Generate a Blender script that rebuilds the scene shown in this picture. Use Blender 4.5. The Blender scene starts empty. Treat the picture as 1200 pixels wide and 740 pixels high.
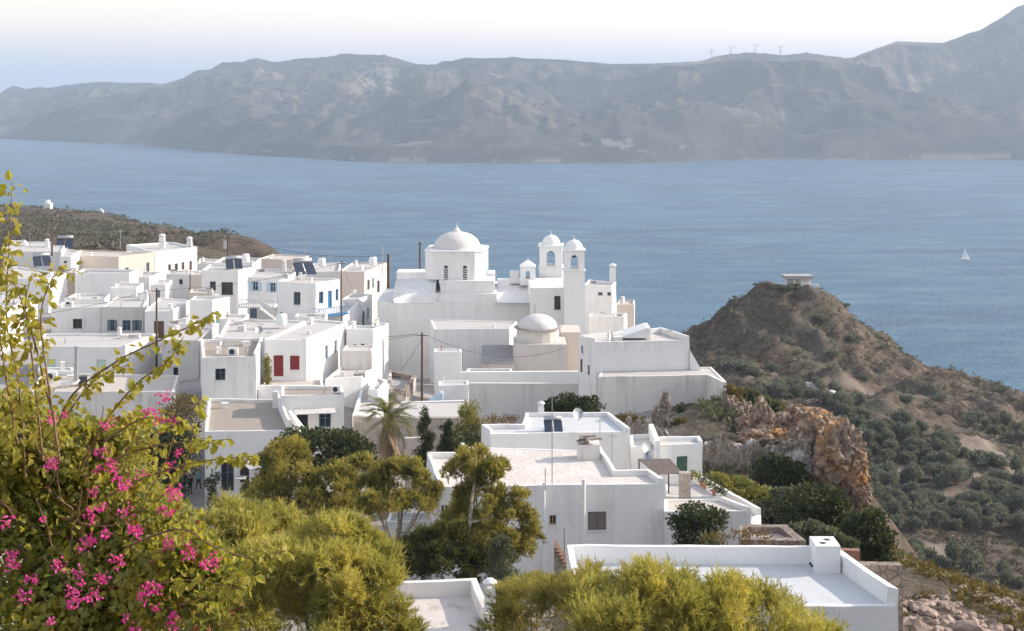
import bpy, bmesh, math, random
import numpy as np
from mathutils import Vector, Matrix, noise

# ------------------------------------------------------------------ camera, world, sun, exposure
SC = bpy.context.scene
COL = SC.collection
F, HX, HY, HC = 1667.0, 600.0, 105.0, 230.0      # focal length in photo pixels, principal point, camera height above the sea

def at(px, py, Y):                                # photo pixel + distance -> point of the place
    return Vector(((px-HX)/F*Y, Y, HC-(py-HY)/F*Y))

cam = bpy.data.cameras.new('camera'); camo = bpy.data.objects.new('camera', cam); COL.objects.link(camo)
camo.location = (0, 0, HC); camo.rotation_euler = (math.pi/2, 0, 0)
cam.sensor_width = 36; cam.lens = 36*F/1200; cam.shift_y = -(370-HY)/1200
cam.clip_start = 0.1; cam.clip_end = 200000
SC.camera = camo

SUN_EL, SUN_AZ = math.radians(25), math.radians(15)   # azimuth from +X (right) towards +Y (away)
world = bpy.data.worlds.new('World'); SC.world = world; world.use_nodes = True
wn = world.node_tree; bg = wn.nodes['Background']
sky = wn.nodes.new('ShaderNodeTexSky'); sky.sky_type = 'NISHITA'; sky.sun_disc = False
sky.sun_elevation = SUN_EL; sky.sun_rotation = math.pi/2-SUN_AZ
sky.air_density = 1.7; sky.dust_density = 0.7; sky.ozone_density = 1.0; sky.altitude = 230
wb = wn.nodes.new('ShaderNodeMix'); wb.data_type = 'RGBA'; wb.blend_type = 'MULTIPLY'; wb.inputs[0].default_value = 1.0; wb.inputs[7].default_value = (1.09, 1.0, 1.0, 1)   # white balance of the day
hs = wn.nodes.new('ShaderNodeHueSaturation'); hs.inputs['Saturation'].default_value = .62; wn.links.new(sky.outputs[0], hs.inputs['Color']); wn.links.new(hs.outputs[0], wb.inputs[6]); wn.links.new(wb.outputs[2], bg.inputs[0]); bg.inputs[1].default_value = 0.15
sl = bpy.data.lights.new('sun', 'SUN'); so = bpy.data.objects.new('sun', sl); COL.objects.link(so)
sl.energy = 3.4; sl.angle = math.radians(0.5); sl.color = (1.0, 0.90, 0.76)
sd = Vector((math.cos(SUN_EL)*math.cos(SUN_AZ), math.cos(SUN_EL)*math.sin(SUN_AZ), math.sin(SUN_EL)))
so.rotation_euler = sd.to_track_quat('Z', 'Y').to_euler(); so.location = (200, 50, 400)
SC.view_settings.view_transform = 'Standard'; SC.view_settings.look = 'None'
SC.view_settings.exposure = 0.95; SC.view_settings.gamma = 1.0
SC.render.engine = 'CYCLES'
cy = SC.cycles
cy.use_denoising = True; cy.max_bounces = 6; cy.diffuse_bounces = 3; cy.glossy_bounces = 2
cy.transmission_bounces = 3; cy.volume_bounces = 3; cy.transparent_max_bounces = 8
cy.use_adaptive_sampling = True; cy.adaptive_threshold = 0.02
cy.sample_clamp_indirect = 6

rng = np.random.default_rng(7); random.seed(7)

# ------------------------------------------------------------------ materials
MATS = {}
def _nt(name):
    m = bpy.data.materials.new(name); m.use_nodes = True
    nt = m.node_tree; return m, nt, nt.nodes['Principled BSDF'], nt.nodes['Material Output']
def N(nt, t, **k):
    n = nt.nodes.new(t)
    for a, v in k.items(): setattr(n, a, v)
    return n
def L(nt, a, b): nt.links.new(a, b)
def pos(nt, scale=(1, 1, 1)):
    g = N(nt, 'ShaderNodeNewGeometry'); mp = N(nt, 'ShaderNodeMapping'); mp.inputs['Scale'].default_value = scale
    L(nt, g.outputs['Position'], mp.inputs['Vector']); return mp.outputs[0]
def noi(nt, vec, scale, detail=4, rough=.6):
    n = N(nt, 'ShaderNodeTexNoise'); n.inputs['Scale'].default_value = scale
    n.inputs['Detail'].default_value = detail; n.inputs['Roughness'].default_value = rough
    if vec is not None: L(nt, vec, n.inputs['Vector'])
    return n.outputs['Fac']
def ramp(nt, fac, stops):
    r = N(nt, 'ShaderNodeValToRGB'); el = r.color_ramp.elements
    while len(el) < len(stops): el.new(.5)
    for e, (p, c) in zip(el, stops):
        e.position = p; e.color = (*c, 1) if len(c) == 3 else c
    L(nt, fac, r.inputs[0]); return r.outputs[0]
def rampv(nt, fac, a, b):
    return ramp(nt, fac, [(a, (0, 0, 0)), (b, (1, 1, 1))])
def mix(nt, fac, a, b, mode='MIX'):
    m = N(nt, 'ShaderNodeMix', data_type='RGBA', blend_type=mode)
    for s, v in ((m.inputs[0], fac), (m.inputs[6], a), (m.inputs[7], b)):
        if hasattr(v, 'links'): L(nt, v, s)
        elif isinstance(v, (int, float)): s.default_value = v
        else: s.default_value = (*v, 1)
    return m.outputs[2]
def bump(nt, h, strength, dist, normal=None):
    b = N(nt, 'ShaderNodeBump'); b.inputs['Strength'].default_value = strength; b.inputs['Distance'].default_value = dist
    L(nt, h, b.inputs['Height'])
    if normal is not None: L(nt, normal, b.inputs['Normal'])
    return b.outputs[0]

def plaster(name, col, stain=(.5, .46, .42), amt=.35, rough=.85, patch=None, soft=.05):
    m, nt, p, o = _nt(name)
    st = noi(nt, pos(nt, (1.6, 1.6, .14)), 1.0, 6, .65)           # rain streaks
    bl = noi(nt, pos(nt), .35, 6, .6)                              # big weathered blotches
    sp = noi(nt, pos(nt), 3.5, 4, .6)
    c = mix(nt, .10, col, ramp(nt, bl, [(.35, tuple(x*.86 for x in col)), (.65, col)]))
    fac = N(nt, 'ShaderNodeMath', operation='MULTIPLY'); L(nt, rampv(nt, st, .47, .72), fac.inputs[0]); L(nt, rampv(nt, bl, .4, .7), fac.inputs[1])
    f2 = N(nt, 'ShaderNodeMath', operation='MULTIPLY'); L(nt, fac.outputs[0], f2.inputs[0]); f2.inputs[1].default_value = amt
    c = mix(nt, f2.outputs[0], c, stain)
    f3 = N(nt, 'ShaderNodeMath', operation='MULTIPLY'); L(nt, rampv(nt, sp, .62, .75), f3.inputs[0]); f3.inputs[1].default_value = amt*.35
    c = mix(nt, f3.outputs[0], c, stain)
    if patch:
        pf = rampv(nt, noi(nt, pos(nt), .9, 7, .7), .56, .62); c = mix(nt, pf, c, patch)
    L(nt, c, p.inputs['Base Color']); p.inputs['Roughness'].default_value = rough
    bev = N(nt, 'ShaderNodeBevel', samples=4); bev.inputs['Radius'].default_value = soft
    hb = noi(nt, pos(nt), 1.3, 5, .55)
    L(nt, bump(nt, hb, .6, .09, bev.outputs[0]), p.inputs['Normal'])
    MATS[name] = m
def simple(name, col, rough=.6, metal=0, var=.15, scale=6., bmp=0):
    m, nt, p, o = _nt(name)
    c = ramp(nt, noi(nt, pos(nt), scale, 4), [(.3, tuple(x*(1-var) for x in col)), (.7, tuple(min(1, x*(1+var)) for x in col))])
    L(nt, c, p.inputs['Base Color']); p.inputs['Roughness'].default_value = rough; p.inputs['Metallic'].default_value = metal
    if bmp: L(nt, bump(nt, noi(nt, pos(nt), scale*1.5, 5), bmp, .05), p.inputs['Normal'])
    MATS[name] = m
def leafmat(name, cols, trans=.35, rough=.55):
    m, nt, p, o = _nt(name)
    g = N(nt, 'ShaderNodeNewGeometry')
    k = len(cols); c = ramp(nt, g.outputs['Random Per Island'], [(i/(k-1), cc) for i, cc in enumerate(cols)])
    c = mix(nt, .55, c, ramp(nt, noi(nt, pos(nt), .9, 3), [(.35, cols[0]), (.65, cols[-1])]))
    L(nt, c, p.inputs['Base Color']); p.inputs['Roughness'].default_value = rough; p.inputs['Specular IOR Level'].default_value = .25
    t = N(nt, 'ShaderNodeBsdfTranslucent'); L(nt, mix(nt, 1.0, c, (1.15, 1.1, .6), 'MULTIPLY'), t.inputs[0])
    ms = N(nt, 'ShaderNodeMixShader'); ms.inputs[0].default_value = trans
    L(nt, p.outputs[0], ms.inputs[1]); L(nt, t.outputs[0], ms.inputs[2]); L(nt, ms.outputs[0], o.inputs['Surface'])
    MATS[name] = m
def stone(name, cols, scale=1.6, mortar=(.5, .46, .4), plasterpatch=None, pth=(.52, .58), bmp=1.0):
    m, nt, p, o = _nt(name)
    warp = N(nt, 'ShaderNodeMixRGB'); v = pos(nt)
    vo = N(nt, 'ShaderNodeTexVoronoi'); vo.inputs['Scale'].default_value = scale; L(nt, v, vo.inputs['Vector'])
    ve = N(nt, 'ShaderNodeTexVoronoi', feature='DISTANCE_TO_EDGE'); ve.inputs['Scale'].default_value = scale; L(nt, v, ve.inputs['Vector'])
    sx = N(nt, 'ShaderNodeSeparateColor'); L(nt, vo.outputs['Color'], sx.inputs[0])
    k = len(cols); c = ramp(nt, sx.outputs[0], [(i/(k-1), cc) for i, cc in enumerate(cols)])
    c = mix(nt, .5, c, ramp(nt, noi(nt, pos(nt), 2.2, 6, .7), [(.35, cols[0]), (.5, cols[k//2]), (.68, cols[-1])]))
    ed = rampv(nt, ve.outputs['Distance'], .02, .07)
    c = mix(nt, ed, mortar, c)
    if plasterpatch:
        c = mix(nt, rampv(nt, noi(nt, pos(nt), .55, 8, .7), *pth), c, plasterpatch)
    L(nt, c, p.inputs['Base Color']); p.inputs['Roughness'].default_value = .95
    hm = mix(nt, .5, ed, noi(nt, pos(nt), 5, 6, .7))
    L(nt, bump(nt, hm, bmp, .15), p.inputs['Normal'])
    MATS[name] = m

plaster('whitewash', (.78, .765, .75), amt=.7, stain=(.42, .39, .36))
plaster('whitewash_clean', (.80, .795, .785), amt=.4, stain=(.48, .45, .42))
plaster('whitewash_worn', (.73, .69, .65), amt=1.0, stain=(.36, .33, .30))
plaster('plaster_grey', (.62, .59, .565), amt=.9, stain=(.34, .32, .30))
plaster('plaster_beige', (.64, .56, .495), amt=.5)
plaster('plaster_pink', (.68, .58, .52), amt=.5)
plaster('chapel_plaster', (.62, .57, .53), amt=.9, stain=(.38, .34, .30))
plaster('roof_white', (.50, .47, .45), amt=.9, stain=(.5, .46, .42), rough=.8)
plaster('roof_clean', (.56, .57, .585), amt=.3, rough=.6)
plaster('roof_cream', (.52, .46, .41), amt=.6, stain=(.40, .35, .31))
plaster('roof_tan', (.33, .28, .24), amt=.7, stain=(.26, .22, .19))
plaster('roof_grey', (.36, .35, .35), amt=.6, stain=(.2, .2, .2))
plaster('roof_pinkpatch', (.60, .54, .50), amt=.8, stain=(.36, .3, .27), patch=(.48, .38, .33))
plaster('dome_plaster', (.64, .61, .59), amt=.9, stain=(.45, .42, .40))
# rough scaly screed of the central roof
m, nt, p, o = _nt('roof_screed')
vo = N(nt, 'ShaderNodeTexVoronoi'); vo.inputs['Scale'].default_value = 3.2; L(nt, pos(nt, (1, 1.8, 1)), vo.inputs['Vector'])
c = ramp(nt, vo.outputs['Distance'], [(.0, (.72, .66, .62)), (.6, (.56, .50, .46))])
c = mix(nt, rampv(nt, noi(nt, pos(nt), .5, 5), .45, .75), c, (.70, .66, .63))
L(nt, c, p.inputs['Base Color']); p.inputs['Roughness'].default_value = .95
L(nt, bump(nt, vo.outputs['Distance'], .6, .05), p.inputs['Normal']); MATS['roof_screed'] = m
stone('rubble_stone', [(.16, .12, .10), (.27, .21, .17), (.40, .33, .28)], 2.2)
stone('rubble_plastered', [(.15, .11, .09), (.26, .20, .165), (.36, .29, .24)], 2.0, plasterpatch=(.66, .62, .58), pth=(.50, .55))
stone('stone_pale', [(.34, .28, .23), (.45, .38, .32), (.56, .49, .43)], 2.4, mortar=(.6, .56, .52))
stone('stone_brown', [(.17, .13, .11), (.27, .21, .175), (.42, .36, .31)], 2.2, mortar=(.22, .18, .15))
stone('brick_red', [(.24, .10, .07), (.32, .14, .09), (.36, .20, .14)], 4.0, mortar=(.34, .26, .2))
simple('slab_grey', (.30, .28, .27), .9, scale=3, bmp=.3)
for nm, c in (('paint_blue', (.05, .22, .42)), ('paint_paleblue', (.42, .55, .66)), ('paint_slate', (.12, .17, .22)), ('paint_red', (.22, .018, .024)),
              ('paint_green', (.06, .14, .10)), ('paint_palegreen', (.52, .64, .56)), ('paint_brown', (.12, .065, .045)), ('paint_tan', (.34, .19, .12)),
              ('paint_white', (.78, .78, .77)), ('paint_turquoise', (.10, .22, .27)), ('paint_taupe', (.17, .14, .13)), ('paint_sky', (.035, .17, .36))):
    simple(nm, c, .5, var=.12, scale=5)
simple('glass_dark', (.022, .027, .032), .12, var=.3, scale=1.5)
simple('metal_grey', (.42, .43, .44), .4, .7, scale=8)
simple('metal_dark', (.05, .05, .055), .5, .4)
simple('solar_glass', (.035, .045, .07), .15, .0, scale=3)
simple('rust', (.22, .12, .08), .9, .1, var=.4, scale=9)
simple('wood_pole', (.10, .065, .045), .9, var=.3, scale=4)
simple('wire', (.04, .04, .045), .6)
simple('awning_cloth', (.62, .59, .55), .9, scale=3)
simple('slats_brown', (.16, .125, .105), .9, var=.3, scale=3)
simple('terracotta', (.40, .19, .11), .8, var=.3)
simple('bark_grey', (.30, .25, .21), .95, var=.4, scale=5, bmp=.8)
simple('bark_brown', (.13, .095, .07), .95, var=.4, scale=5, bmp=.8)
simple('stem_brown', (.20, .12, .06), .8, var=.4, scale=30)
simple('frond_dry', (.34, .24, .15), .9, var=.4, scale=4)
simple('skin', (.45, .27, .19), .6); simple('cloth_white', (.65, .66, .68), .9); simple('cloth_black', (.02, .02, .024), .9)
simple('cloth_teal', (.16, .36, .36), .9); simple('hair_dark', (.03, .02, .015), .8); simple('sail', (.85, .85, .85), .8)
leafmat('needles_gold', [(.14, .16, .04), (.40, .385, .10), (.70, .60, .19)], 0.45)
leafmat('needles_mid', [(.07, .085, .03), (.27, .265, .07), (.60, .50, .14)], 0.4)
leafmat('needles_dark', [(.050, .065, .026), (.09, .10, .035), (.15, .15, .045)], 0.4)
leafmat('leaf_dark', [(0.030, 0.046, 0.022), (0.054, 0.074, 0.030), (0.088, 0.101, 0.041)], .25)
leafmat('leaf_greygreen', [(.075, .09, .058), (.12, .135, .085), (.17, .18, .115)], 0.3)
leafmat('leaf_olive', [(.12, .135, .11), (.165, .185, .15), (.23, .24, .20)], 0.25)
leafmat('leaf_lightgreen', [(.12, .14, .04), (.21, .21, .06), (.32, .28, .10)], 0.4)
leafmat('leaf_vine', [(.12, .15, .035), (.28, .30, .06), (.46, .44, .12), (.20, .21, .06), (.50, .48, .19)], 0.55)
leafmat('leaf_vine_sunlit', [(.30, .29, .035), (.44, .40, .06), (.54, .47, .11), (.32, .26, .06)], 0.5)  # sunlit tone put into the leaf colour, paler than leaf_vine
leafmat('bract_pink', [(.62, .03, .28), (.78, .06, .40), (.86, .18, .50)], 0.4)
leafmat('bract_dry', [(.30, .10, .05), (.38, .16, .08), (.24, .09, .05)], .3)
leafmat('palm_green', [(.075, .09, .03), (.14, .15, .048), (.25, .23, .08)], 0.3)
leafmat('scrub', [(.06, .065, .045), (.095, .095, .062), (.14, .13, .085)], 0.15)
leafmat('scrub_gold', [(.09, .085, .03), (.15, .12, .035), (.22, .15, .045)], .25)
leafmat('scrub_rust', [(.18, .08, .04), (.22, .13, .06), (.16, .14, .05)], .25)

# ------------------------------------------------------------------ mesh building helpers
class MB:
    def __init__(s): s.v = []; s.f = []; s.m = []
    def add(s, vs, fs, mi=0):
        b = len(s.v); s.v += [tuple(v) for v in vs]
        for f in fs: s.f.append(tuple(b+i for i in f)); s.m.append(mi)
        return s
    def box(s, c, size, rz=0, mi=0, taper=1.0):
        x, y, z = (q/2 for q in size); R = Matrix.Rotation(rz, 3, 'Z'); c = Vector(c); vs = []
        for dz, t in ((-z, 1), (z, taper)):
            for a, b in ((-x, -y), (x, -y), (x, y), (-x, y)): vs.append(c+R@Vector((a*t, b*t, dz)))
        return s.add(vs, [(3, 2, 1, 0), (4, 5, 6, 7), (0, 1, 5, 4), (1, 2, 6, 5), (2, 3, 7, 6), (3, 0, 4, 7)], mi)
    def bar(s, a, b, w, h=None, mi=0, up=Vector((0, 0, 1))):
        a, b = Vector(a), Vector(b); h = h or w; d = (b-a).normalized()
        if abs(d.dot(up)) > .97: up = Vector((0, 1, 0))
        r = d.cross(up).normalized(); u = r.cross(d)
        vs = [p+r*(i*w/2)+u*(j*h/2) for p in (a, b) for i, j in ((-1, -1), (1, -1), (1, 1), (-1, 1))]
        return s.add(vs, [(3, 2, 1, 0), (4, 5, 6, 7), (0, 1, 5, 4), (1, 2, 6, 5), (2, 3, 7, 6), (3, 0, 4, 7)], mi)
    def prism(s, poly, z0, z1, mi=0, cap=True):
        n = len(poly); vs = [(p[0], p[1], z0) for p in poly]+[(p[0], p[1], z1) for p in poly]
        fs = [(i, (i+1) % n, n+(i+1) % n, n+i) for i in range(n)]
        if cap: fs += [tuple(range(n, 2*n)), tuple(range(n-1, -1, -1))]
        return s.add(vs, fs, mi)
    def tube(s, pts, r, seg=6, mi=0, cap=True):
        pts = [Vector(p) for p in pts]; n = len(pts); rs = r if hasattr(r, '__len__') else [r]*n; vs = []; fs = []
        for i, p in enumerate(pts):
            d = (pts[min(i+1, n-1)]-pts[max(i-1, 0)]).normalized()
            a = Vector((0, 0, 1)) if abs(d.z) < .9 else Vector((1, 0, 0))
            u = d.cross(a).normalized(); w = d.cross(u)
            for k in range(seg):
                t = 2*math.pi*k/seg; vs.append(p+(u*math.cos(t)+w*math.sin(t))*rs[i])
        for i in range(n-1):
            for k in range(seg):
                k2 = (k+1) % seg; fs.append((i*seg+k, i*seg+k2, (i+1)*seg+k2, (i+1)*seg+k))
        if cap: fs += [tuple(range(seg-1, -1, -1)), tuple(range((n-1)*seg, n*seg))]
        return s.add(vs, fs, mi)
    def lathe(s, prof, c, seg=24, mi=0):
        c = Vector(c); vs = []; fs = []; n = len(prof)
        for r, z in prof:
            for k in range(seg):
                t = 2*math.pi*(k+.5)/seg; vs.append(c+Vector((r*math.cos(t), r*math.sin(t), z)))
        for i in range(n-1):
            for k in range(seg):
                k2 = (k+1) % seg; fs.append((i*seg+k, i*seg+k2, (i+1)*seg+k2, (i+1)*seg+k))
        fs.append(tuple(range((n-1)*seg, n*seg))); return s.add(vs, fs, mi)
    def build(s, name, mats, parent=None, smooth=False):
        o = parent_origin(parent)
        me = bpy.data.meshes.new(name); me.from_pydata([(v[0]-o.x, v[1]-o.y, v[2]-o.z) for v in s.v], [], s.f)
        if isinstance(mats, str): mats = [mats]
        for q in mats: me.materials.append(MATS[q])
        if len(mats) > 1: me.polygons.foreach_set('material_index', s.m)
        if smooth: me.polygons.foreach_set('use_smooth', [True]*len(s.f))
        me.update(); ob = bpy.data.objects.new(name, me); COL.objects.link(ob)
        if parent: ob.parent = parent
        return ob
def parent_origin(p):
    o = Vector((0, 0, 0))
    while p is not None: o += Vector(p.location); p = p.parent
    return o
def tag(o, label=None, cat=None, group=None, kind=None):
    if label: o['label'] = label
    if cat: o['category'] = cat
    if group: o['group'] = group
    if kind: o['kind'] = kind
    return o
def thing(name, label, cat, loc, group=None):
    o = bpy.data.objects.new(name, None); COL.objects.link(o); o.location = loc; o.empty_display_size = .3
    return tag(o, label, cat, group)
def solo(mb, name, mats, label, cat, base=None, group=None, smooth=False):   # a thing that is a single mesh, origin at its base
    vs = np.array(mb.v); b = Vector(base) if base is not None else Vector((vs[:, 0].mean(), vs[:, 1].mean(), vs[:, 2].min()))
    mb.v = [(v[0]-b.x, v[1]-b.y, v[2]-b.z) for v in mb.v]
    o = mb.build(name, mats, None, smooth); o.location = b; return tag(o, label, cat, group)
def npmesh(name, V, Fc, mat, parent=None, smooth=False, origin=None):
    o = parent_origin(parent) if origin is None else Vector(origin)
    V = np.asarray(V, dtype=np.float32)-np.array([o.x, o.y, o.z], dtype=np.float32)
    k = Fc.shape[1]; me = bpy.data.meshes.new(name); me.vertices.add(len(V)); me.vertices.foreach_set('co', V.ravel())
    me.loops.add(Fc.size); me.loops.foreach_set('vertex_index', Fc.astype(np.int32).ravel())
    me.polygons.add(len(Fc)); me.polygons.foreach_set('loop_start', np.arange(0, Fc.size, k, dtype=np.int32))
    me.polygons.foreach_set('use_smooth', np.full(len(Fc), smooth)); me.materials.append(MATS[mat])
    me.update(calc_edges=True); ob = bpy.data.objects.new(name, me); COL.objects.link(ob)
    if parent: ob.parent = parent
    elif origin is not None: ob.location = o
    return ob

# vectorised value noise
_T = np.random.default_rng(3).random((256, 256))
def vnoise(x, y):
    xi = np.floor(x).astype(int); yi = np.floor(y).astype(int); fx = x-xi; fy = y-yi
    fx = fx*fx*(3-2*fx); fy = fy*fy*(3-2*fy); a, b, c, d = (_T[(xi+i) % 256, (yi+j) % 256] for i, j in ((0, 0), (1, 0), (0, 1), (1, 1)))
    return (a*(1-fx)+b*fx)*(1-fy)+(c*(1-fx)+d*fx)*fy
def fbm(x, y, oct=5, gain=.5, ridged=False):
    s = 0; a = 1; t = 0
    for k in range(oct):
        n = vnoise(x*2**k+17.3*k, y*2**k+9.1*k)
        if ridged: n = 1-abs(2*n-1)
        s = s+a*n; t += a; a *= gain
    return s/t

# ------------------------------------------------------------------ the houses (roof outline in the photo, distance, ground level)
# op: (kind, edge, x0, y0, x1, y1, colour); edges run front, right, back, left
HOUSES = []
def house(label, roof, Y, base, ph=.3, par=None, op=(), wall='whitewash', deck='roof_white', name='white_house', cat='house', ctrl=True, pt=.25, extra=None):
    par = par or [ph]*len(roof); dz = [q[2] if len(q) > 2 else (par[0]-ph if i < 2 else 0) for i, q in enumerate(roof)]
    z = HC-(roof[0][1]-HY)/F*Y-dz[0]; P = []                 # z is the top of the tallest parapet
    for q, d_ in zip(roof, dz):
        zz = z+d_; Yi = (HC-zz)*F/(q[1]-HY); P.append(Vector(((q[0]-HX)/F*Yi, Yi)))
    HOUSES.append(dict(label=label, P=P, z=z, base=HC+base, ph=ph, par=par, op=op, wall=wall, deck=deck, name=name, cat=cat, ctrl=ctrl, pt=pt, extra=extra))

# near, right and centre
house('large clean flat white roof with raised parapets at the lower right', [(673, 711), (1053, 711), (978, 640), (664, 638)], 62, -28.5, .8, [.06, .8, .8, .8], deck='roof_clean', wall='whitewash_clean', pt=.3)
house('small house with weathered cracked grey roof at the bottom edge', [(400, 765), (590, 765), (558, 678), (398, 684)], 47, -24.5, .55, [.1, .55, .55, .55], deck='roof_pinkpatch', wall='whitewash_worn', name='white_house')
house('big two storey white house with rough screed roof and shuttered window, in the centre', [(514, 571), (778, 567), (761, 550), (722, 551), (704, 523), (540, 518.5), (546, 530), (500, 530)], 90, -31.8, .35, [.05, .35, .35, .35, 0, .35, .35, .3],
      op=[('c', 0, 689, 600, 711, 622, 'paint_taupe'), ('w', 0, 644, 604, 652, 615, 'paint_tan'), ('w', 0, 516, 592, 526, 617, 'paint_white')], deck='roof_screed')
house('white upper storey whose clean white roof carries a tank heater and a dish', [(575, 509), (738, 506), (714, 483), (616, 483), (612, 497), (564, 497)], 101.5, -31.5, .3, [.05, .3, .3, .3, .3, .3], deck='roof_clean')
house('low white wing with a black balcony railing half hidden behind the spreading pine', [(452, 612), (513, 612), (508, 600), (458, 600)], 92, -33, .2, wall='whitewash', op=[('w', 0, 478, 638, 490, 655, 'paint_white')])
house('small white annex with a green door beside the rubble slope', [(768, 522), (823, 520), (820, 511), (769, 512)], 105, -30.5, .25, [.05, .25, .25, .25], op=[('d', 0, 793, 535, 805.6, 556, 'paint_green')], wall='whitewash_clean')
house('low white block with a shaded terrace, left of the green door annex', [(739, 524), (768, 524), (764, 505), (738, 507)], 104, -31, .5, [.02, .5, .3, .3], wall='whitewash_clean', deck='plaster_grey')
house('long white terrace with potted plants along its right hand wall', [(780, 582), (846, 583), (882, 598), (892, 592), (823, 555), (780, 556)], 94.5, -32, .7, [.7, .02, .05, .5, .7, .1], wall='whitewash_clean', deck='roof_white', name='terrace', cat='terrace')
house('low cream roofed outbuilding in front of the potted plant terrace', [(778, 600), (880, 599), (845, 584), (778, 584)], 90, -31, .12, [.05, .3, .05, .05], deck='roof_cream', name='outbuilding', cat='outbuilding')
house('low ruined brown walled enclosure behind the big white roof', [(868, 632), (945, 634), (921, 615), (866, 615)], 77, -28, .35, wall='stone_brown', deck='roof_cream', name='ruined_enclosure', cat='ruin', pt=.5)
# left middle
house('white house with a tan concrete roof and a tall glazed shop door, under the pines', [(240, 506), (341, 505), (326, 468), (244, 467)], 118, -34.8, .3, [.06, .9, .3, .3], op=[('w', 0, 259, 541, 274, 576, 'paint_slate'), ('w', 0, 281, 545, 292, 566, 'paint_brown')], deck='roof_tan')
house('white house with cream awning, black doorway and blue window above the round pines', [(329, 464), (403, 463), (400, 452), (330, 452)], 124, -31, .3, [.06, .3, .3, .3], op=[('d', 0, 348, 486, 361, 504, 'cloth_black'), ('w', 0, 374, 484, 388, 501, 'paint_turquoise')], deck='roof_tan')
house('white cube house with one grey window and an air conditioner on its tan roof', [(237, 419), (300, 418), (308, 396), (235, 398)], 133, -29.4, .3, [.06, .35, .3, .35], op=[('w', 0, 252, 432, 264, 446, 'paint_slate')], deck='roof_tan')
house('white house with a red door and red shutter', [(310, 399), (359, 399), (408, 377), (366, 374)], 139, -28.4, .22, [.05, .2, .2, .2], op=[('d', 0, 320.5, 416.5, 332, 441.5, 'paint_red'), ('c', 0, 340, 417, 351, 434, 'paint_red'), ('w', 1, 381, 405, 384.6, 421, 'paint_paleblue'), ('w', 1, 391.5, 399, 395, 415, 'paint_paleblue')], wall='whitewash_clean')
house('flat white roof behind the red door house with a small grey cube on it', [(255, 396), (317, 397), (358, 376), (268, 374)], 146, -29, .2, deck='roof_white')
house('low white terrace wall in front of the red door', [(302, 452), (379, 452), (378, 440), (312, 441)], 134.5, -29.5, .45, [.45, .3, .02, .02], deck='roof_cream', name='terrace', cat='terrace')
house('low white flat roofed block right of the red door terrace', [(381, 445), (424, 441), (443, 429), (404, 426)], 138, -31, .2, wall='whitewash')
house('small white cube room with two dark vents right of the red door house', [(406, 386), (437, 386), (448, 382.5), (411, 381)], 148, -29.5, .15, op=[('h', 0, 414, 404, 418, 406, 'cloth_black'), ('h', 0, 423, 403, 427, 405, 'cloth_black')], wall='whitewash_clean')
house('low stained wall block in front of the small white cube room', [(401, 411), (436, 411), (440, 405), (405, 405)], 144, -30, .1, wall='whitewash_worn', name='low_wall_block', cat='wall')
house('white rounded yard house above the palm with a stone lower wall', [(413, 486), (441, 481), (455, 450), (424, 453)], 129, -33, .35, wall='whitewash')
house('white house with blue balcony, stair and blue windows', [(325, 330), (370, 332), (398, 327), (350, 325)], 175, -30.5, .2, [.05, .1, .2, .2], op=[('w', 0, 344, 342.5, 352, 357.5, 'paint_slate'), ('w', 1, 374, 342, 379, 356, 'paint_blue'), ('d', 1, 384, 341, 389, 361, 'paint_blue'), ('w', 1, 393.4, 339, 396.6, 352, 'paint_blue')], deck='roof_cream', wall='whitewash_clean')
house('white house with pale blue shutters above a balustrade balcony', [(290, 325), (338, 326), (352, 316), (298, 315)], 182, -31, .2, [.05, .2, .2, .2], op=[('s', 0, 296, 330.5, 302.4, 341, 'paint_paleblue'), ('s', 0, 316.5, 331.5, 323, 342.5, 'paint_paleblue'), ('d', 0, 293, 361, 301, 373, 'paint_slate'), ('d', 0, 281.6, 364, 285.5, 373, 'paint_slate')])
house('white house with a wide dark glazed door, left of the balustrade balcony', [(236, 317), (279, 317), (305, 311), (246, 309.5)], 200, -32.5, .25, op=[('w', 0, 246, 330, 253, 341, 'paint_slate'), ('w', 0, 259.5, 331, 273, 346, 'paint_brown')])
house('pale beige flat house on the skyline with the sea behind', [(304, 303), (343, 305), (362, 300), (320, 298)], 235, -33, .15, wall='plaster_pink', deck='roof_cream')
house('tall pale house with beige front and bright windowed side, left of the church', [(397, 318), (427, 319), (453, 308), (412, 308)], 205, -36, .2, op=[('w', 1, 442, 329, 445, 343, 'paint_slate'), ('w', 1, 436, 326, 438.5, 338, 'paint_paleblue'), ('w', 1, 430.5, 328, 433, 340, 'paint_slate')], wall='plaster_pink', deck='roof_white')
house('white stepped house with narrow blue windows under the tall pale house', [(400, 351), (420, 351), (436, 345), (412, 344)], 188, -36, .15, op=[('w', 1, 424.5, 365, 427.5, 382, 'paint_turquoise'), ('w', 1, 430.5, 361, 432.6, 374, 'paint_blue')], wall='whitewash_clean')
house('low white roof with small vaults between the beige house and the tall pale house', [(350, 319), (398, 318), (400, 308), (366, 309)], 214, -33, .3)
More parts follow.
